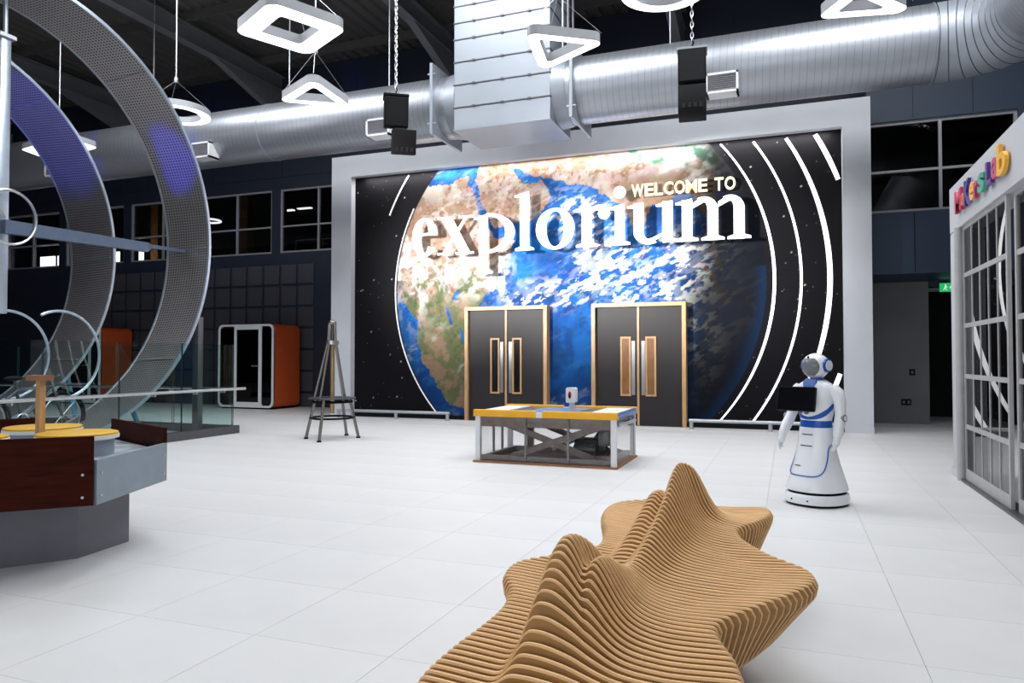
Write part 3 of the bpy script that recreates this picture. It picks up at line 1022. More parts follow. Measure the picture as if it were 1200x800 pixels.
for k, (ya, yb) in enumerate(doors_l):
    xo = XL + 0.03 + (0.035 if k % 2 else 0.0)
    st = 0.045
    m = MB()
    m.box(xo, xo + 0.03, ya - st, ya, 0.02, 2.60).box(xo, xo + 0.03, yb, yb + st, 0.02, 2.60)
    m.box(xo, xo + 0.03, yb + st, ya - st, 0.02, 0.13).box(xo, xo + 0.03, yb + st, ya - st, 2.56, 2.60)
    dl_ = m.build('sliding_door', 'lab_frame', lab)
    for z in rails[1:-1]:
        MB().box(xo + 0.004, xo + 0.03, yb + st, ya - st, z - 0.022, z + 0.022).build('rail', 'lab_frame', dl_)
    nl = 5
    stp = (ya - yb - 2 * st) / nl
    for q_ in range(1, nl):
        yy = yb + st + q_ * stp
        MB().box(xo + 0.008, xo + 0.026, yy - 0.011, yy + 0.011, 0.13, 2.56).build('glazing_bar', 'lab_frame', dl_)
    for q_ in range(nl):
        for z0, z1 in zip([0.13] + rails[1:-1], rails[1:-1] + [2.56]):
            key = (round(z1 - z0, 3),)
            if key not in pane_cache:
                pn = MB().box(0, 0.008, 0, stp, 0, z1 - z0).build('pane', 'pane_lab', dl_, local=True)
                pane_cache[key] = pn
            else:
                pn = pane_cache[key].copy()
                C.objects.link(pn)
                pn.parent = dl_
            pn.location = Vector((xo + 0.013, yb + st + q_ * stp, z0)) - ORG[lab.name]
MB().box(XL - 0.01, XL + 0.16, Yend, 8.64, 0.0, 0.025).build('floor_track', 'dark_steel', lab)
# sign letters: individual paints
ms = thing('makers_lab_sign', 'multicoloured raised letters reading makers lab on the white fascia', 'sign', (XL, 7.6, 2.75))
glyphs = [('M', 105, 143, 452, 568, 'crimson'), ('a', 139, 157, 470, 535, 'scarlet'), ('K', 155, 187, 398, 532, 'indigo'), ('e', 184, 210, 412, 508, 'amber'),
          ('r', 208, 231, 405, 490, 'magenta'), ('s', 229, 268, 362, 462, 'teal'), ('L', 272, 305, 300, 424, 'violet'), ('a', 307, 337, 278, 392, 'magenta'),
          ('b', 333, 386, 200, 370, 'gold')]
for ch, xa, xb, ya, yb, pc in glyphs:
    xa, xb = 1100 + xa / 4.44, 1100 + xb / 4.44
    xm = (xa + xb) / 2
    Ya, Yb = onx(xa, 200, XL).y, onx(xb - (xb - xa) * 0.12, 200, XL).y
    z1, z0 = onx(xm, 120 + ya / 4.44, XL).z, onx(xm, 120 + yb / 4.44, XL).z
    vs2, fs2, _ = text_mesh(ch, 0.03)
    MB().add([(XL - 0.015 - p[2] * 0.03, Ya + p[0] * (Yb - Ya), z0 + p[1] * (z1 - z0)) for p in vs2], fs2).build('letter', 'paint_' + pc, ms)
    for yy in (0.35, 0.65):
        MB().tube([(XL - 0.02, Ya + (Yb - Ya) * yy, z0 + 0.03), (XL, Ya + (Yb - Ya) * yy, z0 + 0.03)], 0.006, 6).build('standoff', 'steel', ms)

# ================================================================== OVERHEAD
# ---- duct
DYC, DZC, DR = 11.5, 5.635, 0.53


def ductmesh(name, path, parent, m_='duct', r=DR, n=40, flare=None):
    """open round pipe along a path, with UV u = metres along it"""
    pts = [Vector(p) for p in path]
    rings, us_ = [], [0.0]
    u0 = Vector((0, 0, 1))
    for i, p in enumerate(pts):
        a, b = pts[max(0, i - 1)], pts[min(len(pts) - 1, i + 1)]
        d = (b - a).normalized()
        s = d.cross(u0).normalized()
        rings.append([p + (u0 * math.cos(2 * math.pi * k / n) + s * math.sin(2 * math.pi * k / n)) * r for k in range(n)])
        if i:
            us_.append(us_[-1] + (p - pts[i - 1]).length)
    mb = MB().loft(rings, cap=True)
    o = mb.build(name, m_, parent, True, fix=False)
    me = o.data
    uvl = me.uv_layers.new(name='UVMap')
    base = getattr(ductmesh, 'u', 0.0)
    for pl in me.polygons:
        for li in pl.loop_indices:
            vi = me.loops[li].vertex_index
            uvl.data[li].uv = (base + us_[vi // n] + 0.14 * (vi % n) / n, (vi % n) / n)
    bm = bmesh.new(); bm.from_mesh(me); bmesh.ops.recalc_face_normals(bm, faces=bm.faces); bm.to_mesh(me); bm.free()
    return o


duct = thing('ventilation_duct', 'large round silver spiral duct crossing the hall in front of the mural', 'duct', (-6, DYC, DZC))
BX0, BX1, BY0, BY1, BZ = -5.18, -3.50, 10.93, 12.08, 5.05
XE = 1.92
ductmesh('duct_run', [(-25.9, DYC, DZC), (-15, DYC, DZC), (BX0 + 0.02, DYC, DZC)], duct)
ductmesh('duct_run', [(BX1 - 0.02, DYC, DZC), (-1, DYC, DZC), (XE, DYC, DZC)], duct)
ER_ = 1.05
NS = 9
for k in range(NS):
    a0, a1 = math.pi / 2 * k / NS, math.pi / 2 * (k + 1) / NS
    pth = [(XE + ER_ * math.sin(a), DYC - ER_ * (1 - math.cos(a)), DZC) for a in (a0, a1)]
    # each gore meets its neighbours on the bend's own radial planes
    n = 40
    rings = []
    for a in (a0, a1):
        c = Vector((XE + ER_ * math.sin(a), DYC - ER_ * (1 - math.cos(a)), DZC))
        s = Vector((math.sin(a), math.cos(a), 0))
        rings.append([c + (Vector((0, 0, 1)) * math.cos(2 * math.pi * j / n) + s * math.sin(2 * math.pi * j / n)) * DR for j in range(n)])
    MB().loft(rings, cap=False).build('elbow_gore', 'sheet', duct, True)
    c = Vector((XE + ER_ * math.sin(a0), DYC - ER_ * (1 - math.cos(a0)), DZC))
    s = Vector((math.sin(a0), math.cos(a0), 0))
    MB().tube([c + (Vector((0, 0, 1)) * math.cos(2 * math.pi * j / n) + s * math.sin(2 * math.pi * j / n)) * (DR + 0.001) for j in range(n)], 0.006, 5, True).build('elbow_seam', 'dark_steel', duct)
ductmesh('duct_run', [(XE + ER_, DYC - ER_, DZC), (XE + ER_, 6, DZC), (XE + ER_, -6.5, DZC)], duct)
for xs in (-9.3, 1.90):
    MB().tube([(xs, DYC + (DR + 0.002) * math.sin(2 * math.pi * j / 40), DZC + (DR + 0.002) * math.cos(2 * math.pi * j / 40)) for j in range(40)], 0.008, 5, True).build('joint_band', 'sheet', duct)
# side grilles on collars
for px, py in ((443, 157), (846, 105), (235, 190), (62, 217)):
    # centre on the duct's camera side, a little below the axis
    d = ray(px, py)
    c = ony(px, py, DYC - DR - 0.02)
    zc = max(DZC - 0.36, min(DZC + 0.1, c.z))
    gx, gw, gh = c.x, 0.46, 0.30
    yb_ = DYC - DR - 0.05
    t = MB()
    t.box(gx - gw / 2, gx - gw / 2 + 0.03, yb_, DYC - 0.3, zc - gh / 2, zc + gh / 2).box(gx + gw / 2 - 0.03, gx + gw / 2, yb_, DYC - 0.3, zc - gh / 2, zc + gh / 2)
    t.box(gx - gw / 2, gx + gw / 2, yb_, DYC - 0.3, zc - gh / 2, zc - gh / 2 + 0.03).box(gx - gw / 2, gx + gw / 2, yb_, DYC - 0.3, zc + gh / 2 - 0.03, zc + gh / 2)
    g = t.build('air_grille', 'white_matte', duct)
    MB().box(gx - gw / 2 + 0.02, gx + gw / 2 - 0.02, yb_ + 0.05, yb_ + 0.06, zc - gh / 2 + 0.02, zc + gh / 2 - 0.02).build('grille_back', 'dark_steel', g)
    for q_ in range(8):
        z = zc - gh / 2 + 0.045 + q_ * (gh - 0.08) / 7.5
        MB().cbox((gx, yb_ + 0.02, z), (gw - 0.05, 0.03, 0.006), Matrix.Rotation(math.radians(-35), 3, 'X')).build('louvre', 'white_frame', g)
# square clamp plates beside the plenum, and hangers
for xs in (-5.62, -3.18):
    hh = 0.60
    m = MB()
    outer = [(DYC - hh, DZC - hh), (DYC + hh, DZC - hh), (DYC + hh, DZC + hh), (DYC - hh, DZC + hh)]
    nn = 40
    ring_i = [(DYC + DR * math.cos(2 * math.pi * j / nn), DZC + DR * math.sin(2 * math.pi * j / nn)) for j in range(nn)]
    ring_o = []
    for j in range(nn):
        a = 2 * math.pi * j / nn
        c, s = math.cos(a), math.sin(a)
        kq = hh / max(abs(c), abs(s))
        ring_o.append((DYC + kq * c, DZC + kq * s))
    for xq in (0,):
        rr_ = []
        for (x_, rg) in ((xs, ring_i), (xs, ring_o), (xs + 0.05, ring_o), (xs + 0.05, ring_i)):
            rr_.append([(x_, u, v) for u, v in rg])
        m.loft(rr_, cap=False, closed=True)
    pl = m.build('clamp_plate', 'sheet', duct)
    for s1 in (-1, 1):
        for zz in (DZC - 0.42, DZC + 0.42):
            MB().tube([(xs - 0.05, DYC - hh + 0.03, zz), (xs + 0.10, DYC - hh + 0.03, zz)], 0.014, 6).build('bolt', 'steel', pl) if s1 < 0 else None
for xs in (-17.2, -12.4, -8.95, -6.75, -1.7, 0.6):
    MB().tube([(xs, DYC, DZC + DR), (xs, DYC, CEIL - 0.02)], 0.012, 6).build('hanger_rod', 'brushed', duct)

# ---- plenum box with its stack of ribbed sheets
pl = thing('duct_plenum', 'tall silver sheet-metal plenum box with ribbed joints over the duct', 'duct', ((BX0 + BX1) / 2, DYC, BZ))
zr = [BZ, 5.42, 5.80, 6.18, 6.56, 6.84, 7.12, 7.6, 8.1, 8.6, CEIL - 0.02]
for a, b in zip(zr[:-1], zr[1:]):
    MB().box(BX0, BX1, BY0, BY1, a + 0.006, b - 0.006).build('sheet_panel', 'sheet', pl, bevel=0.006, seg=1)
    if a > BZ:
        MB().box(BX0 - 0.012, BX1 + 0.012, BY0 - 0.012, BY1 + 0.012, a - 0.008, a + 0.008).build('joint_flange', 'dark_steel', pl)
        for fx in (0.2, 0.5, 0.78):
            MB().box(BX0 + fx * 1.68, BX0 + fx * 1.68 + 0.05, BY0 - 0.03, BY0 - 0.012, a - 0.014, a + 0.014).build('clip', 'dark_steel', pl)
MB().box(BX0 - 0.012, BX1 + 0.012, BY0 - 0.012, BY1 + 0.012, BZ - 0.008, BZ + 0.006).build('bottom_sheet', 'sheet', pl)
for xs, s in ((BX0, -1), (BX1, 1)):
    MB().tube([(xs + s * 0.0, DYC, DZC), (xs + s * 0.22, DYC, DZC)], [DR + 0.05, DR + 0.01], 40).build('collar', 'sheet', pl, True)
for dy in (-0.2, 0.1, 0.4):
    MB().tube([(BX1 + 0.10, DYC + dy, 6.3), (BX1 + 0.10, DYC + dy, CEIL - 0.02)], 0.02, 6).build('conduit', 'brushed', pl)

# ---- hanging loudspeakers
def chain(m, x, y, z0, z1, pitch=0.075):
    z, k = z0, 0
    while z < z1:
        a = 0 if k % 2 else math.pi / 2
        pts = []
        for j in range(10):
            t = 2 * math.pi * j / 10
            u, v = 0.020 * math.cos(t), 0.046 * math.sin(t)
            pts.append((x + u * math.cos(a), y + u * math.sin(a), z + v))
        m.tube(pts, 0.007, 5, True)
        z += pitch
        k += 1


def speaker(label, x, y, zt, rz, tilt, gapx):
    t = thing('loudspeaker', label, 'loudspeaker', (x, y, zt - 1.0), group='loudspeakers hung on chains')
    R = Matrix.Rotation(rz, 3, 'Z')
    m = MB(); chain(m, x, y, zt + 0.12, CEIL - 0.55)
    m.build('chain', 'steel', t, True)
    MB().tube([(x, y, zt - 0.02), (x, y, zt + 0.05), (x + 0.02, y, zt + 0.09), (x, y, zt + 0.13)], 0.012, 6).build('hook', 'black', t)
    MB().cbox((x, y, zt - 0.03), (0.40, 0.30, 0.03), R).build('bracket', 'white_frame' if tilt == 0 else 'black', t)
    wd = 0.37
    up_ = MB().cbox((0, 0, 0), (wd, 0.36, 0.46), R @ Matrix.Rotation(tilt, 3, 'X')).xf(Matrix.Translation((x, y, zt - 0.28))).build('cabinet', 'black', t, bevel=0.012)
    MB().cbox((0, -0.19, 0), (wd - 0.04, 0.012, 0.42), None).xf((Matrix.Translation((x, y, zt - 0.28)) @ (R @ Matrix.Rotation(tilt, 3, 'X')).to_4x4())).build('grille', 'rubber', up_)
    off = R @ Vector((gapx, -0.03, 0))
    MB().cbox((0, 0, 0), (0.16, 0.14, 0.16), R).xf(Matrix.Translation(Vector((x, y, zt - 0.55)) + off * 0.5)).build('joint_bracket', 'dark_steel', t)
    lo = MB().cbox((0, 0, 0), (wd, 0.36, 0.38), R @ Matrix.Rotation(tilt * 1.8 - 0.12, 3, 'X')).xf(Matrix.Translation(Vector((x, y, zt - 0.75)) + off)).build('cabinet', 'black', t, bevel=0.012)
    for k in range(4):
        MB().cbox((-0.11 + 0.075 * k, -0.185, -0.11), (0.05, 0.012, 0.07), None).xf(Matrix.Translation(Vector((x, y, zt - 0.75)) + off) @ (R @ Matrix.Rotation(tilt * 1.8 - 0.12, 3, 'X')).to_4x4()).build('port', 'rubber', lo)
    return t


p = ony(464, 112, 10.1)
speaker('black two-box loudspeaker hung on a chain between the hoops and plenum', p.x, 10.1, p.z, math.radians(34), 0.20, 0.12)
p = ony(811, 58, 10.1)
speaker('black two-box loudspeaker hung on a chain right of the plenum', p.x, 10.1, p.z, math.radians(6), 0.0, 0.0)

# ---- pendant lamps
def offset_poly(corners, r, n=7):
    """polygon with rounded corners"""
    out = []
    N = len(corners)
    for i in range(N):
        p, a, b = Vector(corners[i]), Vector(corners[i - 1]), Vector(corners[(i + 1) % N])
        d1, d2 = (a - p).normalized(), (b - p).normalized()
        half = math.acos(max(-1, min(1, d1.dot(d2)))) / 2
        L = r / math.tan(half)
        c = p + (d1 + d2).normalized() * (r / math.sin(half))
        s, e = p + d1 * L, p + d2 * L
        a0, a1 = math.atan2(s.y - c.y, s.x - c.x), math.atan2(e.y - c.y, e.x - c.x)
        while a1 - a0 > math.pi: a1 -= 2 * math.pi
        while a1 - a0 < -math.pi: a1 += 2 * math.pi
        for k in range(n + 1):
            t = a0 + (a1 - a0) * k / n
            out.append((c.x + r * math.cos(t), c.y + r * math.sin(t)))
    return out


def pendant(name, label, corners, z, wd, r, rod_off=(0, 0)):
    """corners None -> round lamp given as (cx, cy, R)"""
    if len(corners) == 3 and not isinstance(corners[0], (tuple, list, Vector)):
        cx, cy, R = corners
        outer = [(cx + R * math.cos(2 * math.pi * k / 48), cy + R * math.sin(2 * math.pi * k / 48)) for k in range(48)]
        inner = [(cx + (R - wd) * math.cos(2 * math.pi * k / 48), cy + (R - wd) * math.sin(2 * math.pi * k / 48)) for k in range(48)]
        hooks = [outer[k] for k in (4, 20, 36)]
    else:
        cs = [Vector((c[0], c[1])) for c in corners]
        ce = sum(cs, Vector((0, 0))) / len(cs)
        cx, cy = ce
        N = len(cs)
        area2 = sum(cs[i].x * cs[(i + 1) % N].y - cs[(i + 1) % N].x * cs[i].y for i in range(N))
        if area2 < 0:
            cs.reverse()
        outer = offset_poly(cs, r)
        # inward offset of the edges
        ins = []
        for i in range(N):
            p, a, b = cs[i], cs[i - 1], cs[(i + 1) % N]
            d1, d2 = (p - a).normalized(), (b - p).normalized()
            n1_, n2_ = Vector((-d1.y, d1.x)), Vector((-d2.y, d2.x))
            bis = (n1_ + n2_).normalized()
            ins.append(p + bis * (wd / max(0.2, bis.dot(n1_))))
        inner = offset_poly(ins, max(0.02, r * 0.35))
        hooks = [(p + (ce - p) * 0.12) for p in cs]
        hooks = [(h.x, h.y) for h in hooks]
    t = thing(name, label, 'pendant lamp', (cx, cy, z), group='glowing geometric pendant lamps')
    h = 0.11
    n = len(outer)
    rings = [[(u, v, zz) for u, v in pl_] for pl_, zz in ((outer, z), (outer, z + h), (inner, z + h), (inner, z))]
    MB().loft(rings[:], cap=False, closed=False).build('housing', 'lamp_body', t, True)
    MB().loft([rings[0], rings[3]], cap=False).build('diffuser', 'lamp_glow', t)
    ax, ay, az = cx, cy, z + 0.62
    for hx, hy in hooks:
        MB().tube([(hx, hy, z + h), (ax, ay, az)], 0.003, 5).build('wire', 'steel', t)
    MB().lathe([(0.03, az - 0.03), (0.035, az), (0.03, az + 0.06)], (ax, ay, 0), 10).build('hub', 'brushed', t)
    MB().tube([(ax, ay, az + 0.02), (ax, ay, CEIL)], 0.011, 6).build('rod', 'brushed', t)
    return t


def Z(px, py, z=4.8):
    q_ = onz(px, py, z)
    return (q_.x, q_.y)


pendant('square_pendant_lamp', 'glowing square pendant lamp with rounded corners', [Z(274, 38), Z(316, 2), Z(407, 34), Z(362, 65)], 4.8, 0.21, 0.13)
pendant('triangle_pendant_lamp', 'glowing triangle pendant lamp hanging right by the square lamp', [Z(325, 119), Z(414, 126), Z(367, 93)], 4.8, 0.125, 0.10)
pendant('triangle_pendant_lamp', 'glowing triangle pendant lamp hanging in front of the plenum', [Z(615, 38), Z(712, 49), Z(634, 84)], 4.8, 0.12, 0.10)
pendant('triangle_pendant_lamp', 'glowing triangle pendant lamp hanging before the duct elbow', [Z(955, 23), Z(1078, 14), Z(1006, -18)], 4.8, 0.13, 0.10)
c = onz(206, 135, 5.6)
pendant('ring_pendant_lamp', 'glowing ring pendant lamp beside the perforated hoop', (c.x, c.y, 0.58), 5.6, 0.16, 0)
c = onz(778, -10, 4.8)
pendant('ring_pendant_lamp', 'glowing ring pendant lamp above the right loudspeaker', (c.x, c.y, 0.42), 4.8, 0.13, 0)
pendant('square_pendant_lamp', 'glowing flat square pendant lamp behind the far hoop', [Z(24, 175, 5.4), Z(62, 189, 5.4), Z(115, 173, 5.4), Z(76, 160, 5.4)], 5.4, 0.26, 0.15)

# ================================================================== LEFT: HOOPS, BALUSTRADE, KIOSK
def hoop(label, xa, ya, za, xb, yb, zb, R, struts):
    t = thing('track_hoop', label, 'hoop', ((xa + xb) / 2, (ya + yb) / 2, 0), group='giant perforated track hoops')
    n = 160
    rings = []
    for k in range(n):
        a = 2 * math.pi * k / n
        rings.append([(xa, ya + R * math.cos(a), za + R * math.sin(a)), (xb, yb + R * math.cos(a), zb + R * math.sin(a)),
                      (xb, yb + (R + 0.015) * math.cos(a), zb + (R + 0.015) * math.sin(a)), (xa, ya + (R + 0.015) * math.cos(a), za + (R + 0.015) * math.sin(a))])
    o = MB().loft(rings, False, True).build('perforated_band', 'perforated', t, True)
    me = o.data
    uvl = me.uv_layers.new(name='UVMap')
    off = ORG[o.name]
    for pl_ in me.polygons:
        cen = pl_.center
        ac = math.atan2(cen.z + off.z - za, cen.y + off.y - ya)
        for li in pl_.loop_indices:
            v = me.vertices[me.loops[li].vertex_index].co
            a = math.atan2(v.z + off.z - za, v.y + off.y - ya)
            while a - ac > math.pi: a -= 2 * math.pi
            while a - ac < -math.pi: a += 2 * math.pi
            uvl.data[li].uv = (a * R, v.x + off.x - xa)
    for x_, y_, z_, s in ((xa, ya, za, 1), (xb, yb, zb, -1)):
        MB().loft([[(x_ + s * 0.0, y_ + (R - 0.004) * math.cos(a), z_ + (R - 0.004) * math.sin(a)), (x_ + s * 0.035, y_ + (R - 0.004) * math.cos(a), z_ + (R - 0.004) * math.sin(a)),
                    (x_ + s * 0.035, y_ + (R + 0.045) * math.cos(a), z_ + (R + 0.045) * math.sin(a)), (x_, y_ + (R + 0.045) * math.cos(a), z_ + (R + 0.045) * math.sin(a))]
                   for a in (2 * math.pi * k / n for k in range(n))], False, True).build('rim', 'rim_steel', t, True)
    # splice plates where the band sections meet
    for a in (0.0, math.radians(-38), math.radians(55)):
        p_ = [(xa - 0.04, ya + (R - 0.012) * math.cos(a), za + (R - 0.012) * math.sin(a)), (xb + 0.04, yb + (R - 0.012) * math.cos(a), zb + (R - 0.012) * math.sin(a))]
        MB().bar(p_[0], p_[1], 0.03, 0.01, (0, math.cos(a), math.sin(a))).build('splice', 'brushed', t)
    for (x_, y_, a) in struts:
        top = (x_, (ya + yb) / 2 + (R + 0.06) * math.cos(a), (za + zb) / 2 + (R + 0.06) * math.sin(a))
        MB().tube([(x_ + 0.05, y_, 0), top], 0.04, 8).build('strut', 'strut_blue', t, True)
    return t


HR = 3.07
hoop('giant perforated metal hoop standing next to the glass balustrade', -9.2, 6.62, 3.14, -10.17, 6.72, 3.12, HR, [(-9.9, 9.0, math.radians(-50)), (-9.9, 3.6, math.radians(-135))])
hoop('giant perforated metal hoop standing beyond the central steel post', -11.66, 6.86, 3.12, -13.0, 7.10, 3.12, HR, [(-12.0, 9.5, math.radians(-42)), (-12.6, 9.3, math.radians(-50)), (-12.3, 4.2, math.radians(-135))])
pv = thing('hoop_pivot', 'grey steel post and long arm with a small ring at the hoops centre', 'pivot frame', (-9.85, 6.65, 1.6))
MB().box(-9.92, -9.78, 6.58, 6.72, 1.85, 5.55).build('post', 'rim_steel', pv, bevel=0.01)
MB().box(-9.96, -9.74, 6.54, 6.76, 5.55, 5.60).build('cap_plate', 'brushed', pv)
MB().loft([[(-9.77 + a_, yy_, zz_ - h_), (-9.67 - a_, yy_, zz_ - h_), (-9.67 - a_, yy_, zz_ + h_), (-9.77 + a_, yy_, zz_ + h_)] for yy_, zz_, h_, a_ in ((6.6, 3.0, 0.09, 0), (8.9, 3.05, 0.075, 0.0), (9.0, 3.08, 0.03, 0.03), (9.70, 3.10, 0.025, 0.03))]).build('arm', 'arm_steel', pv)
MB().bar((-9.85, 6.6, 3.02), (-9.85, 3.66, 3.10), 0.10, 0.17).build('arm', 'arm_steel', pv, bevel=0.01)
MB().tube([(-9.66, 6.65 + 0.36 * math.cos(2 * math.pi * k / 40), 3.13 + 0.36 * math.sin(2 * math.pi * k / 40)) for k in range(40)], 0.02, 8, True).build('ring_handle', 'steel', pv, True)
for a in (130,):
    ca_, sa_ = math.cos(math.radians(a)), math.sin(math.radians(a))
    MB().tube([(-9.75, 6.65, 3.13), (-9.66, 6.65 + 0.36 * ca_, 3.13 + 0.36 * sa_)], 0.012, 6).build('spoke', 'steel', pv)
MB().tube([(-9.80, 6.65, 5.55), (-9.85, 6.65, CEIL)], 0.03, 8).build('hanger', 'rim_steel', pv)

# bike-like rider frame below the pivot
bk = thing('rider_frame', 'dark pedal bike frame with wheel and roll hoops between the hoops', 'bike', (-8.95 - 1.0, 6.3, 0))
BXc, BYc = -9.9, 6.9


def circ(x, y, z, r, n=36, ax='x', a0=0, a1=360):
    out = []
    for k in range(n + (0 if a1 - a0 == 360 else 1)):
        a = math.radians(a0 + (a1 - a0) * k / n)
        out.append((x, y + r * math.cos(a), z + r * math.sin(a)) if ax == 'x' else (x + r * math.cos(a), y, z + r * math.sin(a)))
    return out


for yy in (6.5, 7.62):
    MB().tube(circ(BXc, yy, 0.42, 0.34), 0.035, 8, True).build('tyre', 'rubber', bk, True)
    MB().tube(circ(BXc, yy, 0.42, 0.29), 0.012, 6, True).build('wheel_rim', 'steel', bk, True)
    for k in range(8):
        a = math.pi * k / 4
        MB().tube([(BXc, yy, 0.42), (BXc, yy + 0.29 * math.cos(a), 0.42 + 0.29 * math.sin(a))], 0.004, 4).build('spoke', 'steel', bk)
for p_, q_ in (((BXc, 6.5, 0.42), (BXc, 6.95, 0.82)), ((BXc, 6.95, 0.82), (BXc, 7.45, 0.86)), ((BXc, 7.62, 0.42), (BXc, 7.42, 0.98)), ((BXc, 6.5, 0.42), (BXc, 7.02, 0.40)), ((BXc, 7.02, 0.40), (BXc, 7.45, 0.82)), ((BXc, 7.02, 0.40), (BXc, 6.92, 0.95))):
    MB().tube([p_, q_], 0.022, 8).build('frame_tube', 'dark_steel', bk, True)
MB().ball((BXc, 6.9, 0.98), 0.07, 0.13, 0.035, 12, 8).build('saddle', 'rubber', bk, True)
MB().tube([(BXc - 0.26, 7.36, 1.02), (BXc, 7.42, 0.99), (BXc + 0.26, 7.36, 1.02)], 0.015, 8).build('handlebar', 'steel', bk, True)
MB().tube(circ(BXc + 0.02, 7.02, 0.40, 0.09, 20), 0.012, 6, True).build('chainring', 'steel', bk, True)
for xx, yy in ((BXc - 0.30, 7.0), (BXc + 0.30, 7.35)):
    MB().tube(circ(xx, yy, 1.30, 0.62, 40, 'x', -100, 118), 0.020, 8).build('roll_hoop', 'rim_steel', bk, True)
MB().tube([(BXc - 0.30, 7.0 + 0.45, 0.87), (BXc + 0.30, 7.35 + 0.45, 0.87)], 0.02, 8).build('cross_tube', 'dark_steel', bk, True)
MB().box(BXc - 0.18, BXc + 0.18, 6.2, 7.9, 0.0, 0.10).build('floor_beam', 'dark_steel', bk)

# ---- glass balustrade
BXg = -8.72
gb = thing('glass_balustrade', 'frameless glass balustrade with steel handrail around the hoops', 'balustrade', (BXg, 9.8, 0))
cuts = [9.8, 8.68, 7.56, 6.44, 5.32, 4.2]
for a, b in zip(cuts[:-1], cuts[1:]):
    MB().box(BXg - 0.008, BXg + 0.008, b + 0.008, a - 0.008, 0.10, 1.48).build('glass_panel', 'pane_clear', gb)
xc = [BXg - 1.3 * k for k in range(7)]
for a, b in zip(xc[:-1], xc[1:]):
    MB().box(b + 0.008, a - 0.03, 9.79, 9.806, 0.10, 1.48).build('glass_panel', 'pane_clear', gb)
for gp in gb.children:                      # polished edges of toughened glass read dark green
    gp.data.materials.append(MAT['glass_edge'])
    big = max(p_.area for p_ in gp.data.polygons)
    for p_ in gp.data.polygons:
        if p_.area < big * 0.5:
            p_.material_index = 1
MB().box(BXg - 0.07, BXg + 0.07, 4.2, 9.87, 0, 0.13).build('base_channel', 'dark_steel', gb)
MB().box(BXg - 7.8, BXg - 0.07, 9.73, 9.87, 0, 0.13).build('base_channel', 'dark_steel', gb)
MB().tube([(BXg + 0.09, 4.2, 0.745), (BXg + 0.09, 9.97, 0.745)], 0.024, 10).build('handrail', 'steel', gb, True)
MB().tube([(BXg + 0.10, 9.70, 0.745), (BXg - 7.8, 9.70, 0.745)], 0.024, 10).build('handrail', 'steel', gb, True)
for y in (9.5, 8.9, 8.1, 7.1, 6.0, 5.0):
    MB().tube([(BXg + 0.005, y, 0.70), (BXg + 0.09, y, 0.70), (BXg + 0.09, y, 0.745)], 0.012, 6).build('rail_bracket', 'steel', gb)
for k in range(1, 6):
    MB().tube([(BXg - k * 1.3, 9.79, 0.70), (BXg - k * 1.3, 9.70, 0.70), (BXg - k * 1.3, 9.70, 0.745)], 0.012, 6).build('rail_bracket', 'steel', gb)
pst = thing('steel_post', 'dark square steel post just inside the glass balustrade', 'post', (-9.3, 9.6, 0))
MB().box(-9.36, -9.24, 9.54, 9.66, 0.015, 1.95).build('shaft', 'dark_steel', pst, bevel=0.008)
MB().box(-9.42, -9.18, 9.48, 9.72, 0, 0.015).build('base_plate', 'dark_steel', pst)

# ---- kiosk / hands-on table with wood panels
kc = Vector((-4.95, 3.25, 0))
ki = thing('exhibit_table', 'octagonal hands-on table with dark red wood and grey panels', 'table', kc)
outl = [(-4.55, 2.33), (-3.76, 3.11), (-4.08, 3.94), (-5.13, 4.40), (-5.75, 4.25), (-6.25, 3.45), (-5.95, 2.55), (-5.3, 2.15)]
base = [(-4.72, 2.55), (-4.17, 3.33), (-4.23, 3.76), (-5.0, 4.08), (-5.5, 3.98), (-5.9, 3.4), (-5.65, 2.75), (-5.25, 2.45)]
MB().prism(base, 0, 0.42, 'z').build('plinth', 'kiosk_base', ki)
MB().prism([(kc.x + (x_ - kc.x) * 0.97, kc.y + (y_ - kc.y) * 0.97) for x_, y_ in outl], 0.405, 0.60, 'z').build('tray', 'kiosk_grey', ki)
MB().prism([(kc.x + (x_ - kc.x) * 0.95, kc.y + (y_ - kc.y) * 0.95) for x_, y_ in outl], 0.60, 0.615, 'z').build('tray_water', 'water', ki)
for i in range(8):
    p_, q_ = Vector(outl[i] + (0,)), Vector(outl[(i + 1) % 8] + (0,))
    wood = i % 2 == 0
    top = 0.80 if i == 0 else (0.765 if wood else 0.66)
    d = (q_ - p_).normalized()
    nrm = Vector((d.y, -d.x, 0))
    e = 0.012
    pn = MB().prism([tuple((p_ + d * e)[:2]), tuple((q_ - d * e)[:2]), tuple((q_ - d * e - nrm * 0.022)[:2]), tuple((p_ + d * e - nrm * 0.022)[:2])], 0.40, top, 'z')
    pn = pn.build('wood_panel' if wood else 'steel_panel', 'mahogany' if wood else 'kiosk_grey', ki)
    for f_ in (0.06, 0.94):
        for zz in (0.45, 0.58):
            c_ = p_ + (q_ - p_) * f_
            MB().tube([c_ + Vector((0, 0, zz)), c_ + nrm * 0.006 + Vector((0, 0, zz))], 0.008, 8).build('screw', 'steel', pn)
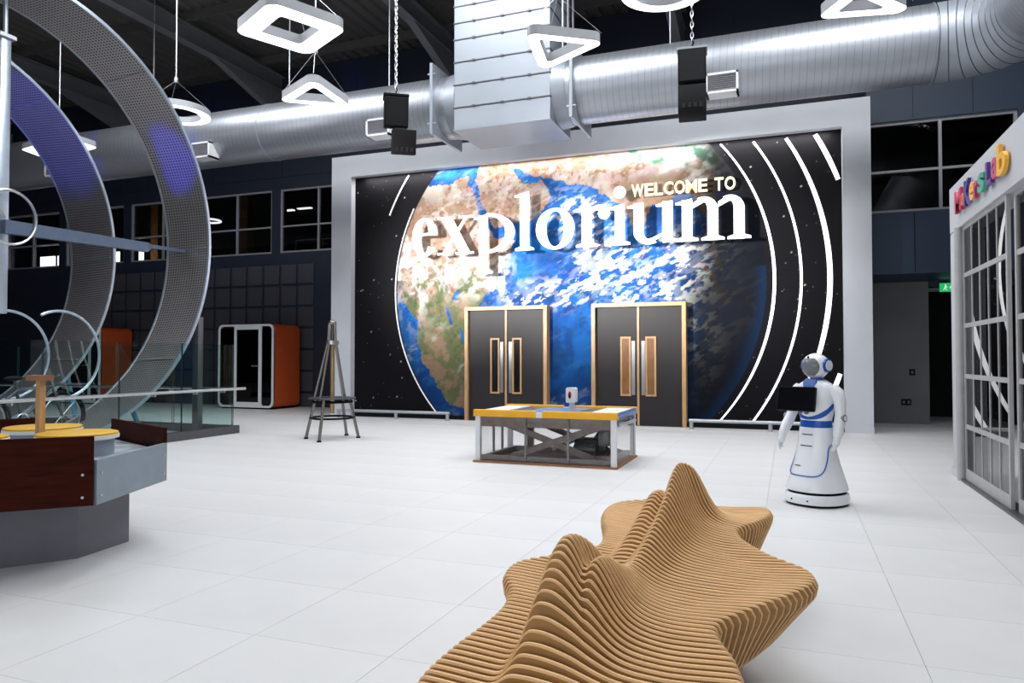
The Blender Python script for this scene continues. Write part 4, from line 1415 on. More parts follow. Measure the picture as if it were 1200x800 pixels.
for cx_, cy_, r_, zt in ((-4.40, 3.50, 0.245, 0.765), (-4.80, 3.05, 0.23, 0.765), (-5.02, 3.72, 0.25, 0.765)):
    dr = MB().lathe([(r_ - 0.03, 0.60), (r_ - 0.03, zt - 0.045)], (cx_, cy_, 0), 32).build('drum', 'drum_grey', ki, True)
    MB().lathe([(r_ - 0.02, zt - 0.045), (r_, zt - 0.04), (r_, zt - 0.018), (r_ - 0.01, zt - 0.015)], (cx_, cy_, 0), 32).build('disc_edge', 'white_matte', dr, True)
    MB().lathe([(r_ - 0.005, zt - 0.018), (r_ - 0.005, zt - 0.004), (r_ - 0.015, zt)], (cx_, cy_, 0), 32).build('yellow_disc', 'yellow', dr, True)
c_ = onz(47, 506, 0.765)
po = MB().box(c_.x - 0.02, c_.x + 0.02, c_.y - 0.02, c_.y + 0.02, 0.60, 1.105).build('post', 'oak', ki)
MB().box(c_.x - 0.075, c_.x + 0.055, c_.y - 0.05, c_.y + 0.05, 1.105, 1.14).build('post_head', 'rosewood', ki)
g0, g1 = Vector(outl[1] + (0,)), Vector(outl[2] + (0,))

# ================================================================== PHONE BOOTHS
def booth(label, x0, y0):
    W, D, H = 1.70, 1.02, 2.06
    t = thing('phone_booth', label, 'phone booth', (x0 + W / 2, y0 + D / 2, 0), group='orange phone booths')
    outer = rrect(x0, x0 + W, 0.04, 0.04 + H - 0.0, 0.14, 8)
    inner = rrect(x0 + 0.05, x0 + W - 0.05, 0.09, H - 0.01, 0.10, 8)
    n = len(outer)
    m = MB().loft([[(u, y0 + 0.02, v) for u, v in outer], [(u, y0 + D, v) for u, v in outer], [(u, y0 + D, v) for u, v in inner], [(u, y0 + 0.02, v) for u, v in inner]], False, True)
    m.build('shell', 'orange', t, True)
    MB().prism(inner, y0 + D - 0.05, y0 + D - 0.01, 'y').build('back_panel', 'dark_room', t)
    m = MB().loft([[(u, y0 - 0.01, v) for u, v in outer], [(u, y0 + 0.05, v) for u, v in outer], [(u, y0 + 0.05, v) for u, v in inner], [(u, y0 - 0.01, v) for u, v in inner]], False, True)
    m.build('front_trim', 'white_gloss', t, True)
    for a, b, nm in ((0.50, 0.57, 'stile'), (1.25, 1.34, 'stile')):
        MB().box(x0 + a, x0 + b, y0 - 0.008, y0 + 0.04, 0.09, H - 0.01).build(nm, 'white_gloss', t)
    MB().box(x0 + 0.57, x0 + 1.25, y0 - 0.006, y0 + 0.04, 0.09, 0.17).build('door_rail', 'white_gloss', t)
    MB().box(x0 + 0.57, x0 + 1.25, y0 - 0.006, y0 + 0.04, H - 0.09, H - 0.01).build('door_rail', 'white_gloss', t)
    for a, b in ((0.05, 0.50), (0.57, 1.25), (1.34, W - 0.05)):
        MB().box(x0 + a, x0 + b, y0 + 0.012, y0 + 0.02, 0.14, H - 0.05).build('pane', 'pane_booth', t)
    h = MB().tube([(x0 + 1.20, y0 - 0.05, 1.07), (x0 + 1.08, y0 - 0.05, 1.07)], 0.012, 8).build('handle', 'steel', t, True)
    MB().tube([(x0 + 1.285, y0 - 0.008, 1.07), (x0 + 1.285, y0 - 0.05, 1.07), (x0 + 1.20, y0 - 0.05, 1.07)], 0.012, 8).build('handle_stem', 'steel', h)
    MB().tube([(x0 + 0.95, y0 + 0.3, 0.15), (x0 + 0.95, y0 + 0.3, 1.75)], 0.02, 8).build('inner_post', 'brushed', t)
    MB().box(x0 + 0.08, x0 + W - 0.08, y0 + 0.06, y0 + D - 0.06, 0.0, 0.045).build('plinth', 'black', t)
    return t


booth('orange phone booth with white front trim, standing clear beside the tall stool', -13.48, 14.6)
booth('orange phone booth with white front trim, mostly hidden behind the hoops', -19.25, 14.6)

# ================================================================== TALL TRIPOD STOOL
sx, sy = -6.68, 9.68
st_ = thing('tripod_stand', 'round steel stool-like stand with tall tripod mast by the mural', 'stand', (sx, sy, 0))
feet = [(-7.04, 9.51), (-6.57, 9.19), (-6.35, 9.91), (-6.74, 10.17)]
for fx, fy in feet:
    tx, ty = sx + (fx - sx) * 0.66, sy + (fy - sy) * 0.66
    l = MB().tube([(fx, fy, 0.02), (tx, ty, 0.62)], 0.024, 10).build('leg', 'stand_steel', st_, True)
    MB().lathe([(0.035, 0), (0.035, 0.018), (0.02, 0.03)], (fx, fy, 0), 12).build('foot_pad', 'rubber', l)
rg = lambda r, z, n=32: [(sx + r * math.cos(2 * math.pi * k / n), sy + r * math.sin(2 * math.pi * k / n), z) for k in range(n)]
MB().loft([rg(0.20, 0.62), rg(0.36, 0.62), rg(0.36, 0.645), rg(0.20, 0.645)], False, True).build('round_shelf', 'dark_steel', st_, True)
MB().tube(rg(0.30, 0.58), 0.02, 8, True).build('ring_brace', 'black', st_, True)
MB().tube(rg(0.33, 0.33), 0.016, 8, True).build('lower_ring', 'black', st_, True)
for a in (200, 265, 340, 80):
    ca_, sa_ = math.cos(math.radians(a)), math.sin(math.radians(a))
    MB().tube([(sx + 0.29 * ca_, sy + 0.29 * sa_, 0.60), (sx + 0.07 * ca_, sy + 0.07 * sa_, 1.52), (sx + 0.055 * ca_, sy + 0.055 * sa_, 1.80)], 0.018, 8).build('mast_tube', 'stand_steel', st_, True)
MB().tube([(sx, sy, 0.40), (sx, sy, 1.5)], 0.035, 10).build('brass_rod', 'brass', st_, True)
MB().lathe([(0.10, 1.47), (0.10, 1.53)], (sx, sy, 0), 16).build('collar', 'steel', st_, True)
MB().tube([(sx, sy, 1.53), (sx, sy, 1.82)], 0.04, 10).build('mast_core', 'dark_steel', st_, True)
MB().ball((sx, sy, 1.81), 0.06, 0.06, 0.045, 14, 8).build('mast_cap', 'stand_steel', st_, True)

# ================================================================== SCISSOR-LIFT DISPLAY TABLE
TX0, TX1, TY0, TY1 = -3.56, -1.83, 8.13, 9.27
lt = thing('lift_display', 'glass-sided display table with yellow rim over a scissor lift', 'display table', ((TX0 + TX1) / 2, (TY0 + TY1) / 2, 0))
MB().box(TX0 - 0.02, TX1 + 0.02, TY0 - 0.03, TY1 + 0.02, 0, 0.022).build('base_board', 'rosewood', lt)
for x_ in (TX0, TX1 - 0.06):
    for y_ in (TY0, TY1 - 0.06):
        MB().box(x_, x_ + 0.06, y_, y_ + 0.06, 0.022, 0.555).build('corner_post', 'white_matte', lt)
m = MB()
m.box(TX0 + 0.06, TX1 - 0.06, TY0 + 0.05, TY0 + 0.10, 0.03, 0.085).box(TX0 + 0.06, TX1 - 0.06, TY1 - 0.10, TY1 - 0.05, 0.03, 0.085)
m.box(TX0 + 0.08, TX0 + 0.14, TY0 + 0.10, TY1 - 0.10, 0.03, 0.085).box(TX1 - 0.14, TX1 - 0.08, TY0 + 0.10, TY1 - 0.10, 0.03, 0.085)
m.build('lower_frame', 'lift_grey', lt)
m = MB()
m.box(TX0 + 0.06, TX1 - 0.06, TY0 + 0.05, TY0 + 0.09, 0.43, 0.50).box(TX0 + 0.06, TX1 - 0.06, TY1 - 0.09, TY1 - 0.05, 0.43, 0.50)
m.box(TX0 + 0.08, TX0 + 0.14, TY0 + 0.09, TY1 - 0.09, 0.43, 0.50).box(TX1 - 0.14, TX1 - 0.08, TY0 + 0.09, TY1 - 0.09, 0.43, 0.50)
m.build('upper_frame', 'lift_brown', lt)
MB().box(TX0 + 0.05, TX1 - 0.05, TY0 + 0.04, TY1 - 0.04, 0.50, 0.545).build('deck_pan', 'lift_grey', lt)
for y_ in (TY0 + 0.16, TY1 - 0.16):
    MB().bar((TX0 + 0.42, y_, 0.07), (TX1 - 0.22, y_, 0.45), 0.035, 0.075).build('scissor_arm', 'lift_brown', lt)
    MB().bar((TX0 + 0.34, y_ + 0.04, 0.45), (TX1 - 0.30, y_ + 0.04, 0.07), 0.035, 0.075).build('scissor_arm', 'lift_brown', lt)
for fx in (0.36, 0.665):
    MB().box(TX0 + fx * 1.73, TX0 + fx * 1.73 + 0.022, TY0 + 0.02, TY0 + 0.045, 0.03, 0.54).build('upright', 'lift_grey', lt)
for y_ in (TY0 + 0.5, TY0 + 0.8):
    MB().box(TX0 + 0.02, TX0 + 0.045, y_, y_ + 0.022, 0.03, 0.54).build('upright', 'lift_grey', lt)
MB().box(TX0 + 0.30, TX0 + 0.38, TY1 - 0.12, TY1 - 0.05, 0.03, 0.46).build('rear_post', 'lift_brown', lt)
pw = MB().box(TX1 - 0.62, TX1 - 0.30, TY0 + 0.45, TY0 + 0.75, 0.085, 0.27).build('power_pack', 'rubber', lt, bevel=0.02)
MB().tube([(TX1 - 0.60, TY0 + 0.40, 0.16), (TX1 - 0.34, TY0 + 0.40, 0.16)], 0.06, 14).build('motor', 'dark_steel', pw, True)
MB().tube([(TX1 - 0.9, TY0 + 0.5, 0.12), (TX1 - 0.45, TY0 + 0.55, 0.36)], 0.03, 10).build('hydraulic_ram', 'steel', pw, True)
for k in range(4):
    a = 0.05 * k
    MB().tube([(TX1 - 0.40, TY0 + 0.5 + a, 0.25), (TX1 - 0.30 + a * 0.5, TY0 + 0.48 + a, 0.40), (TX1 - 0.20, TY0 + 0.5 + a, 0.32 - a), (TX1 - 0.22 + a, TY0 + 0.45 + a, 0.14), (TX1 - 0.34, TY0 + 0.42, 0.10)], 0.012, 6).build('hose', 'black', pw, True)
MB().box(TX1 - 0.28, TX1 - 0.14, TY0 + 0.30, TY0 + 0.5, 0.22, 0.42).build('control_box', 'dark_steel', lt, bevel=0.01)
for args, nm in (((TX0 + 0.06, TX1 - 0.06, TY0 + 0.012, TY0 + 0.018, 0.03, 0.54), 'glass_side'), ((TX0 + 0.06, TX1 - 0.06, TY1 - 0.018, TY1 - 0.012, 0.03, 0.54), 'glass_side'),
                 ((TX0 + 0.012, TX0 + 0.018, TY0 + 0.06, TY1 - 0.06, 0.03, 0.54), 'glass_side'), ((TX1 - 0.018, TX1 - 0.012, TY0 + 0.06, TY1 - 0.06, 0.03, 0.54), 'glass_side')):
    MB().box(*args).build(nm, 'pane_acrylic', lt)
MB().box(TX0, TX1, TY0 + 0.04, TY1 - 0.04, 0.545, 0.60).build('top_board', 'navy_pad', lt)
mid_a, mid_b = TX0 + 0.45 * 1.73, TX0 + 0.495 * 1.73
for y_ in (TY0 - 0.02, TY1 - 0.04):
    MB().box(TX0 - 0.02, mid_a, y_, y_ + 0.06, 0.553, 0.635).build('yellow_rim', 'yellow_paint', lt, bevel=0.006)
    MB().box(mid_b, TX1 + 0.02, y_, y_ + 0.06, 0.553, 0.635).build('yellow_rim', 'yellow_paint', lt, bevel=0.006)
    MB().box(mid_a, mid_b, y_ + 0.01, y_ + 0.05, 0.553, 0.615).build('rim_link', 'white_matte', lt)
for xa_, xb_ in ((TX0 + 0.03, TX0 + 0.34), (TX1 - 0.34, TX1 - 0.03)):
    MB().box(xa_, xb_, TY0 + 0.12, TY1 - 0.10, 0.60, 0.622).build('white_pad', 'white_matte', lt, bevel=0.005)
MB().box(TX0 + 0.55, TX1 - 0.55, TY0 + 0.10, TY1 - 0.10, 0.60, 0.607).build('blue_pad', 'blue_pad', lt)
MB().prism([(TX1 - 0.03, 0.60), (TX1 + 0.015, 0.63), (TX1 + 0.02, 0.60), (TX1 + 0.0, 0.545)], TY0 + 0.05, TY1 - 0.05, 'y').build('end_cap', 'blue_pad', lt)
MB().tube([(TX1 + 0.0, TY0 + 0.10, 0.50), (TX1 + 0.05, TY0 + 0.3, 0.49), (TX1 + 0.05, TY1 - 0.3, 0.49), (TX1 + 0.0, TY1 - 0.10, 0.50)], 0.02, 8).build('end_handle', 'brushed', lt, True)

sa = thing('sanitiser_dispenser', 'small white dispenser on a short post on the yellow-rimmed table', 'dispenser', (-2.46, 8.55, 0.607))
MB().box(-2.495, -2.435, 8.53, 8.57, 0.607, 0.74).build('post', 'white_matte', sa, bevel=0.004)
MB().prism(rrect(-2.525, -2.405, 0.715, 0.90, 0.022, 5), 8.49, 8.59, 'y').build('body', 'white_gloss', sa, True)
MB().prism([(-2.475 + 0.020 * math.cos(k * math.pi / 8), 0.81 + 0.045 * math.sin(k * math.pi / 8)) for k in range(16)], 8.484, 8.492, 'y').build('window', 'paint_crimson', sa)
MB().prism([(-2.475 + 0.011 * math.cos(k * math.pi / 8), 0.80 + 0.03 * math.sin(k * math.pi / 8)) for k in range(16)], 8.481, 8.486, 'y').build('nozzle', 'black', sa)

# ================================================================== ROBOT (front faces local -Y)
rb = thing('service_robot', 'white and blue humanoid service robot with a black chest screen', 'robot', (0.22, 6.86, 0), rz=math.radians(-38))
NS_ = 40


def sec(z, rx, ry, cx=0.0, cy=0.0, n=NS_, e=2.3):
    out = []
    for k in range(n):
        a = 2 * math.pi * k / n
        c, s = math.cos(a), math.sin(a)
        out.append((cx + rx * math.copysign(abs(c) ** (2 / e), c), cy + ry * math.copysign(abs(s) ** (2 / e), s), z))
    return out


def body(name, secs, m_, parent=rb):
    return MB().loft([sec(*s) for s in secs]).build(name, m_, parent, True, local=True)


body('drive_base', [(0.006, 0.235, 0.245), (0.022, 0.242, 0.252)], 'black')
body('lower_skirt', [(0.022, 0.247, 0.258), (0.06, 0.248, 0.260), (0.095, 0.243, 0.254), (0.102, 0.236, 0.246)], 'robot_white')
body('sensor_slot', [(0.100, 0.222, 0.232), (0.126, 0.222, 0.232)], 'black')
sk = body('skirt', [(0.124, 0.236, 0.246), (0.132, 0.241, 0.250), (0.17, 0.232, 0.240), (0.26, 0.205, 0.210), (0.36, 0.178, 0.178), (0.46, 0.158, 0.152),
                    (0.55, 0.148, 0.134), (0.62, 0.142, 0.122), (0.66, 0.138, 0.116)], 'robot_white')


def skirt_r(z):
    T = [(0.13, 0.241, 0.250), (0.17, 0.232, 0.240), (0.26, 0.205, 0.210), (0.36, 0.178, 0.178), (0.46, 0.158, 0.152), (0.55, 0.148, 0.134), (0.62, 0.142, 0.122), (0.66, 0.138, 0.116)]
    for (z0, a0, b0), (z1, a1, b1) in zip(T[:-1], T[1:]):
        if z <= z1:
            t = (z - z0) / (z1 - z0)
            return a0 + (a1 - a0) * t, b0 + (b1 - b0) * t
    return T[-1][1:]


def skirt_pt(ang, z, push=0.002):
    rx, ry = skirt_r(z)
    c, s = math.sin(ang), -math.cos(ang)     # ang 0 = front, + towards local +X
    e = 2.3
    return ((rx + push) * math.copysign(abs(c) ** (2 / e), c), (ry + push) * math.copysign(abs(s) ** (2 / e), s), z)


# blue line: front apron outline, U-shaped, climbing to the hips
line = []
for k in range(61):
    t = -1 + 2 * k / 60
    ang = math.radians(78) * math.copysign(abs(t) ** 0.55, t)
    z = 0.255 + 0.30 * (abs(t) ** 2.6)
    if abs(t) > 0.93:
        ang = math.radians(78 + 28 * (abs(t) - 0.93) / 0.07) * math.copysign(1, t)
        z = 0.255 + 0.30 * (0.93 ** 2.6) + 0.02 * math.sin((abs(t) - 0.93) / 0.07 * math.pi)
    line.append(skirt_pt(ang, z))
MB().tube(line, 0.0055, 6).build('trim_line', 'robot_blue', sk, True, local=True)
for z, a, wd in ((0.600, 0.0, 0.030), (0.505, 0.0, 0.032), (0.335, -0.25, 0.016)):
    MB().tube([skirt_pt(a + d * wd / 0.1, z, 0.0015) for d in (-1, -0.5, 0, 0.5, 1)], 0.004, 5).build('front_slot', 'black', sk, True, local=True)
for a in (-0.8, -0.25, 0.35):
    q_ = skirt_pt(a, 0.135)
    MB().ball((0.248 * math.sin(a) * 1.0, -0.262 * math.cos(a), 0.055), 0.012, 0.006, 0.008, 8, 6).build('sensor', 'black', rb, True, local=True)
body('waist', [(0.645, 0.132, 0.112), (0.67, 0.133, 0.111), (0.70, 0.131, 0.109), (0.725, 0.128, 0.106)], 'robot_blue')
# blue flank wings rising at the sides, as thin shells over the torso
TR = [(0.715, 0.128, 0.106), (0.76, 0.140, 0.112), (0.82, 0.155, 0.120), (0.89, 0.168, 0.122), (0.95, 0.175, 0.116), (1.00, 0.170, 0.104), (1.035, 0.14, 0.090), (1.06, 0.095, 0.072), (1.075, 0.06, 0.055)]
body('torso', [(z, a, b) for z, a, b in TR], 'robot_white')


def torso_pt(ang, z, push):
    for (z0, a0, b0), (z1, a1, b1) in zip(TR[:-1], TR[1:]):
        if z <= z1:
            t = (z - z0) / (z1 - z0)
            rx, ry = a0 + (a1 - a0) * t, b0 + (b1 - b0) * t
            break
    c, s = math.sin(ang), -math.cos(ang)
    e = 2.3
    return ((rx + push) * math.copysign(abs(c) ** (2 / e), c), (ry + push) * math.copysign(abs(s) ** (2 / e), s), z)


for s in (-1, 1):
    top, bot = [], []
    for k in range(25):
        t = k / 24
        ang = s * math.radians(-8 + 108 * t)
        zt = 0.752 + 0.150 * t ** 1.7
        zb = 0.722 + 0.10 * t ** 3.0
        if t > 0.85:
            mid_ = (zt + zb) / 2
            f_ = math.sqrt(max(0.02, 1 - ((t - 0.85) / 0.15) ** 2))
            zt, zb = mid_ + (zt - mid_) * f_, mid_ + (zb - mid_) * f_
        top.append((ang, zt)); bot.append((ang, zb))
    rings = []
    for (a, zt), (_, zb) in zip(top, bot):
        rings.append([torso_pt(a, zb, -0.002), torso_pt(a, (zb + zt) / 2, 0.006), torso_pt(a, zt, -0.002), torso_pt(a, (zb + zt) / 2, -0.006)])
    MB().loft(rings).build('flank_panel', 'robot_blue', rb, True, local=True)
body('collar', [(1.062, 0.085, 0.075, 0, -0.004), (1.078, 0.070, 0.066, 0, -0.004)], 'robot_blue')
MB().loft([[(-0.05, -0.104, 1.00), (0.05, -0.104, 1.00), (0.05, -0.09, 1.00), (-0.05, -0.09, 1.00)], [(-0.065, -0.088, 1.045), (0.065, -0.088, 1.045), (0.065, -0.06, 1.045), (-0.065, -0.06, 1.045)],
           [(-0.05, -0.072, 1.075), (0.05, -0.072, 1.075), (0.05, -0.05, 1.075), (-0.05, -0.05, 1.075)]]).build('neck_badge', 'robot_blue', rb, True, local=True)
body('neck', [(1.06, 0.045, 0.045), (1.11, 0.042, 0.045)], 'robot_grey')
hd = MB().ball((0, 0, 1.185), 0.110, 0.120, 0.112, 32, 20).build('head', 'robot_white', rb, True, local=True)
# visor: patch of a slightly larger ellipsoid
rings = []
for i in range(15):
    t = math.radians(-46 + 82 * i / 14)
    wv = math.radians(54) * math.sqrt(max(0.05, 1 - ((i - 7) / 7.6) ** 2 * 0.75))
    row = []
    for j in range(19):
        a = -wv + 2 * wv * j / 18
        k_ = 1.02
        row.append((0.110 * k_ * math.cos(t) * math.sin(a), -0.120 * k_ * math.cos(t) * math.cos(a), 1.185 + 0.112 * k_ * math.sin(t)))
    rings.append(row)
vv = [p for r in rings for p in r]
ff = [(i * 19 + j, i * 19 + j + 1, (i + 1) * 19 + j + 1, (i + 1) * 19 + j) for i in range(14) for j in range(18)]
MB().add(vv, ff).build('visor', 'robot_grey', hd, True, local=True)
MB().ball((0, -0.100, 1.262), 0.010, 0.008, 0.010, 8, 6).build('head_camera', 'black', hd, True, local=True)
for s in (-1, 1):
    MB().tube([(s * 0.098, 0.012, 1.19), (s * 0.116, 0.012, 1.19)], 0.058, 24).build('ear_ring', 'robot_blue', hd, True, local=True)
    MB().tube([(s * 0.11, 0.018, 1.19), (s * 0.122, 0.018, 1.19)], 0.044, 24).build('ear_cap', 'white_matte', hd, True, local=True)
# arms
for s in (-1, 1):
    if s < 0:      # robot's arm on the left of the picture, forearm reaching forward
        pts = [(s * 0.165, 0.0, 1.00), (s * 0.205, 0.0, 0.96), (s * 0.222, 0.005, 0.88), (s * 0.225, -0.01, 0.80), (s * 0.228, -0.05, 0.73), (s * 0.232, -0.10, 0.66), (s * 0.235, -0.135, 0.60), (s * 0.236, -0.15, 0.565)]
    else:
        pts = [(s * 0.165, 0.0, 1.00), (s * 0.205, 0.0, 0.96), (s * 0.222, 0.01, 0.88), (s * 0.226, 0.01, 0.80), (s * 0.228, 0.0, 0.74), (s * 0.230, -0.02, 0.68), (s * 0.230, -0.035, 0.62), (s * 0.230, -0.045, 0.585)]
    ar = MB().tube(pts, [0.045, 0.056, 0.050, 0.044, 0.044, 0.045, 0.040, 0.032], 18).build('arm', 'robot_white', rb, True, local=True)
    e = Vector(pts[4])
    MB().tube([e + Vector((s * 0.030, 0, 0.01)), e + Vector((s * 0.050, 0, 0.01))], 0.030, 20).build('elbow_cap', 'robot_grey', ar, True, local=True)
    MB().tube([e + Vector((s * 0.048, 0, 0.01)), e + Vector((s * 0.054, 0, 0.01))], 0.020, 20).build('elbow_button', 'white_matte', ar, True, local=True)
    wr_ = Vector(pts[-1])
    dr_ = (Vector(pts[-1]) - Vector(pts[-2])).normalized()
    hnd = MB().tube([wr_ - dr_ * 0.02, wr_ + dr_ * 0.03, wr_ + dr_ * 0.06], [0.026, 0.030, 0.024], 12).build('hand', 'robot_white', ar, True, local=True)
    for f_ in range(4):
        o_ = Vector((0, -0.022 + 0.0145 * f_, 0))
        L = (0.055, 0.066, 0.062, 0.048)[f_]
        p1 = wr_ + dr_ * 0.05 + o_
        MB().tube([p1, p1 + dr_ * L * 0.5, p1 + dr_ * L * 0.85 + Vector((-s * 0.010, 0, 0)), p1 + dr_ * L + Vector((-s * 0.020, 0, 0))], [0.0075, 0.0075, 0.0065, 0.005], 8).build('finger', 'robot_white', hnd, True, local=True)
    p1 = wr_ + dr_ * 0.015 + Vector((0, -0.024, 0))
    MB().tube([p1, p1 + Vector((0, -0.018, -0.022)), p1 + Vector((-s * 0.008, -0.02, -0.045))], [0.009, 0.008, 0.006], 8).build('thumb', 'robot_white', hnd, True, local=True)
# chest screen on its arm
scR = Matrix.Rotation(math.radians(14), 4, 'Z') @ Matrix.Rotation(math.radians(-12), 4, 'X')
scM = Matrix.Translation((-0.035, -0.215, 0.905)) @ scR
sc_ = MB().prism(rrect(-0.165, 0.165, -0.105, 0.105, 0.012, 4), -0.010, 0.012, 'y').xf(scM).build('chest_screen', 'rubber', rb, True, local=True)
MB().prism(rrect(-0.157, 0.157, -0.097, 0.097, 0.006, 3), -0.0115, -0.0095, 'y').xf(scM).build('screen_glass', 'black_gloss', sc_, local=True)
MB().tube([(0, -0.10, 0.88), (-0.02, -0.20, 0.90)], 0.022, 10).build('screen_arm', 'robot_grey', rb, True, local=True)
for dx in (-0.03, 0.03):
    MB().tube([(dx - 0.02, -0.14, 0.795), (dx - 0.02, -0.155, 0.79)], 0.02, 16).build('speaker_port', 'dark_steel', rb, True, local=True)

# ================================================================== WAVE BENCH
bn = thing('slatted_bench', 'wavy wooden bench of upright plywood slats with two humped backrests', 'bench', (-0.5, 2.8, 0))
PITCHB, TB = 0.0360, 0.0175


def lerp(tab, y):
    ys = [a for a, _ in tab]
    if y <= ys[0]:
        return tab[0][1]
    if y >= ys[-1]:
        return tab[-1][1]
    for i in range(len(tab) - 1):
        if y <= ys[i + 1]:
            # Catmull-Rom in uneven knots (finite-difference slopes)
            x0, y0_ = tab[i]
            x1, y1_ = tab[i + 1]
            h = x1 - x0
            m0 = (y1_ - (tab[i - 1][1] if i else y0_)) / (x1 - (tab[i - 1][0] if i else x0)) if (i or x1 != x0) else 0
            m1 = ((tab[i + 2][1] if i + 2 < len(tab) else y1_) - y0_) / ((tab[i + 2][0] if i + 2 < len(tab) else x1) - x0)
            t = (y - x0) / h
            return ((2 * t ** 3 - 3 * t ** 2 + 1) * y0_ + (t ** 3 - 2 * t ** 2 + t) * h * m0 + (-2 * t ** 3 + 3 * t ** 2) * y1_ + (t ** 3 - t ** 2) * h * m1)


XR = [(1.3, -0.14), (1.6, -0.10), (1.9, -0.10), (2.06, -0.13), (2.30, -0.20), (2.50, -0.11), (2.70, 0.01), (2.86, 0.085), (2.97, 0.095), (3.08, 0.06), (3.22, -0.06), (3.45, -0.19), (3.60, -0.22), (3.80, -0.15), (4.02, -0.09), (4.16, -0.085), (4.26, -0.12)]
XLt = [(1.3, -0.80), (1.5, -0.86), (1.7, -0.905), (1.90, -0.91), (2.06, -0.90), (2.25, -0.90), (2.42, -0.94), (2.58, -1.02), (2.70, -1.045), (2.80, -1.03), (2.92, -0.94), (3.10, -0.81), (3.35, -0.82), (3.60, -0.89), (3.85, -0.945), (4.05, -0.945), (4.16, -0.90), (4.26, -0.78)]
HL = [(1.45, 0.0), (1.62, 0.015), (1.75, 0.045), (1.85, 0.09), (1.95, 0.16), (2.05, 0.215), (2.15, 0.253), (2.24, 0.262), (2.36, 0.225), (2.48, 0.15), (2.62, 0.06), (2.75, 0.015), (2.95, 0.04), (3.15, 0.09), (3.35, 0.15), (3.50, 0.185), (3.64, 0.16), (3.80, 0.06), (3.95, 0.0)]
CLt = [(1.45, -0.63), (1.75, -0.635), (1.95, -0.645), (2.15, -0.655), (2.3, -0.655), (2.5, -0.63), (2.65, -0.62), (2.8, -0.64), (3.1, -0.62), (3.5, -0.60), (3.9, -0.58)]
HRt = [(1.5, 0.0), (1.70, 0.01), (1.85, 0.035), (2.00, 0.09), (2.12, 0.15), (2.22, 0.185), (2.35, 0.165), (2.50, 0.105), (2.62, 0.075), (2.78, 0.085), (2.95, 0.12), (3.12, 0.165), (3.30, 0.225), (3.46, 0.285), (3.58, 0.315), (3.70, 0.300), (3.80, 0.235), (3.92, 0.12), (4.04, 0.03), (4.14, 0.0)]
CRt = [(1.5, -0.50), (1.85, -0.52), (2.05, -0.545), (2.25, -0.56), (2.5, -0.55), (2.75, -0.535), (3.0, -0.52), (3.3, -0.505), (3.6, -0.495), (3.75, -0.45), (3.9, -0.43), (4.2, -0.42)]
WLR = [(1.5, 0.17), (1.85, 0.14), (2.05, 0.098), (2.2, 0.075), (2.35, 0.066), (4.0, 0.066)]
SEAT = 0.425


def top_z(x, y):
    xl, xr = lerp(XLt, y), lerp(XR, y)
    hl, hr, cl_, cr_ = max(0, lerp(HL, y)), max(0, lerp(HRt, y)), lerp(CLt, y), lerp(CRt, y)
    dl_, dr_ = x - cl_, x - cr_
    bl = hl * math.exp(-(abs(dl_) / (0.060 if dl_ < 0 else lerp(WLR, y))) ** (3.4 if dl_ < 0 else 2.0))
    br = hr * (math.exp(-(abs(dr_) / 0.060) ** 2.0) if dr_ < 0 else (0.45 * math.exp(-(dr_ / 0.070) ** 2) + 0.55 * math.exp(-(dr_ / 0.115) ** 1.25)))
    z = SEAT + max(bl, br) + 0.35 * min(bl, br)
    # dished seats with a slightly raised lip
    z += 0.012 * sm1((x - xl) / 0.22, True) + 0.012 * sm1((xr - x) / 0.22, True)
    return z


def sm1(t, inv=False):
    t = max(0, min(1, t))
    s = t * t * (3 - 2 * t)
    return 1 - s if inv else s


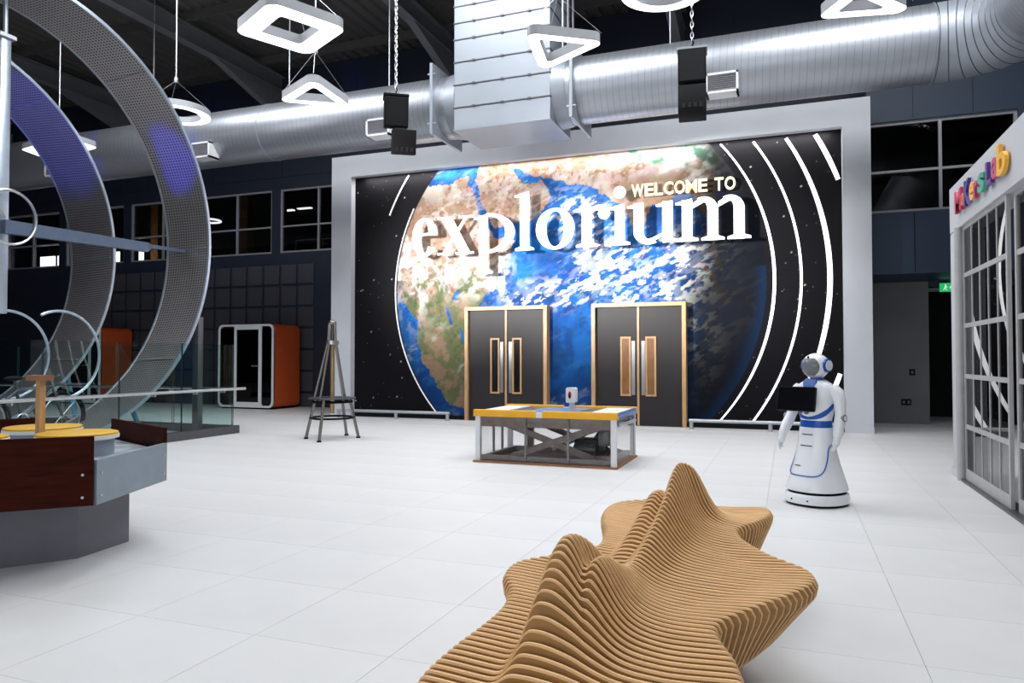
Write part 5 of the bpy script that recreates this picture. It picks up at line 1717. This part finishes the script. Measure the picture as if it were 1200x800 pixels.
NP = 72
ys_all = []
y = 1.32
while y < 4.245:
    ys_all.append(y)
    y += PITCHB
for y in ys_all:
    xl, xr = lerp(XLt, y), lerp(XR, y)
    er = 0.028
    prof = []
    # top, left to right, with rounded shoulders
    for k in range(NP + 1):
        t = k / NP
        x = xl + (xr - xl) * t
        z = top_z(x, y)
        e = min(x - xl, xr - x)
        if e < er:
            z -= er - math.sqrt(max(0, er * er - (er - e) ** 2))
        prof.append((x, z))
    cxm = (xl + xr) / 2
    bulge = max(0.0, (xr + 0.12) / 0.2)
    fr_ = -0.22 + 0.5 * xr
    fl_ = -0.78 + 0.10 * (xl + 0.9)
    # right side slants in, then steps under to the foot
    zr_ = 0.20
    xr2 = xr - 0.055 - 0.35 * max(0, xr + 0.16)
    prof += [(xr - 0.006, SEAT - 0.045), (xr2 + 0.012, zr_ + 0.03), (xr2 - 0.02, zr_), (fr_ + 0.02, zr_ - 0.03), (fr_ - 0.01, zr_ - 0.06), (fr_ - 0.03, 0.02), (fr_ - 0.045, 0.0)]
    xl2 = xl + 0.06 + 0.35 * max(0, -0.86 - xl)
    prof += [(fl_ + 0.045, 0.0), (fl_ + 0.03, 0.02), (fl_ + 0.01, zr_ - 0.06), (fl_ - 0.02, zr_ - 0.03), (xl2 + 0.02, zr_), (xl2 - 0.012, zr_ + 0.03), (xl + 0.006, SEAT - 0.055)]
    # front and back edges eased by 3 mm
    cx_ = cxm
    c2 = (cxm, 0.22)

    def ins(p, d=0.003):
        return p
    n = len(prof)
    inset = []
    for i in range(n):
        a, b = Vector(prof[i - 1]), Vector(prof[(i + 1) % n])
        d = (b - a)
        if d.length < 1e-6:
            inset.append(prof[i]); continue
        d.normalize()
        inset.append((prof[i][0] + 0.0045 * d.y, prof[i][1] - 0.0045 * d.x))
    rings = [[(u, y, v) for u, v in inset], [(u, y + 0.0045, v) for u, v in prof], [(u, y + TB - 0.0045, v) for u, v in prof], [(u, y + TB, v) for u, v in inset]]
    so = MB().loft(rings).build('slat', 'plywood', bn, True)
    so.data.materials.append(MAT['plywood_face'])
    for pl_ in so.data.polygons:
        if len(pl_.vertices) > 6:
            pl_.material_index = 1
# spacers hidden between the slats carry the stack
for x_ in (-0.66, -0.34):
    MB().tube([(x_, ys_all[0], 0.30), (x_, ys_all[-1] + TB, 0.30)], 0.015, 8).build('tie_rod', 'steel', bn, True)
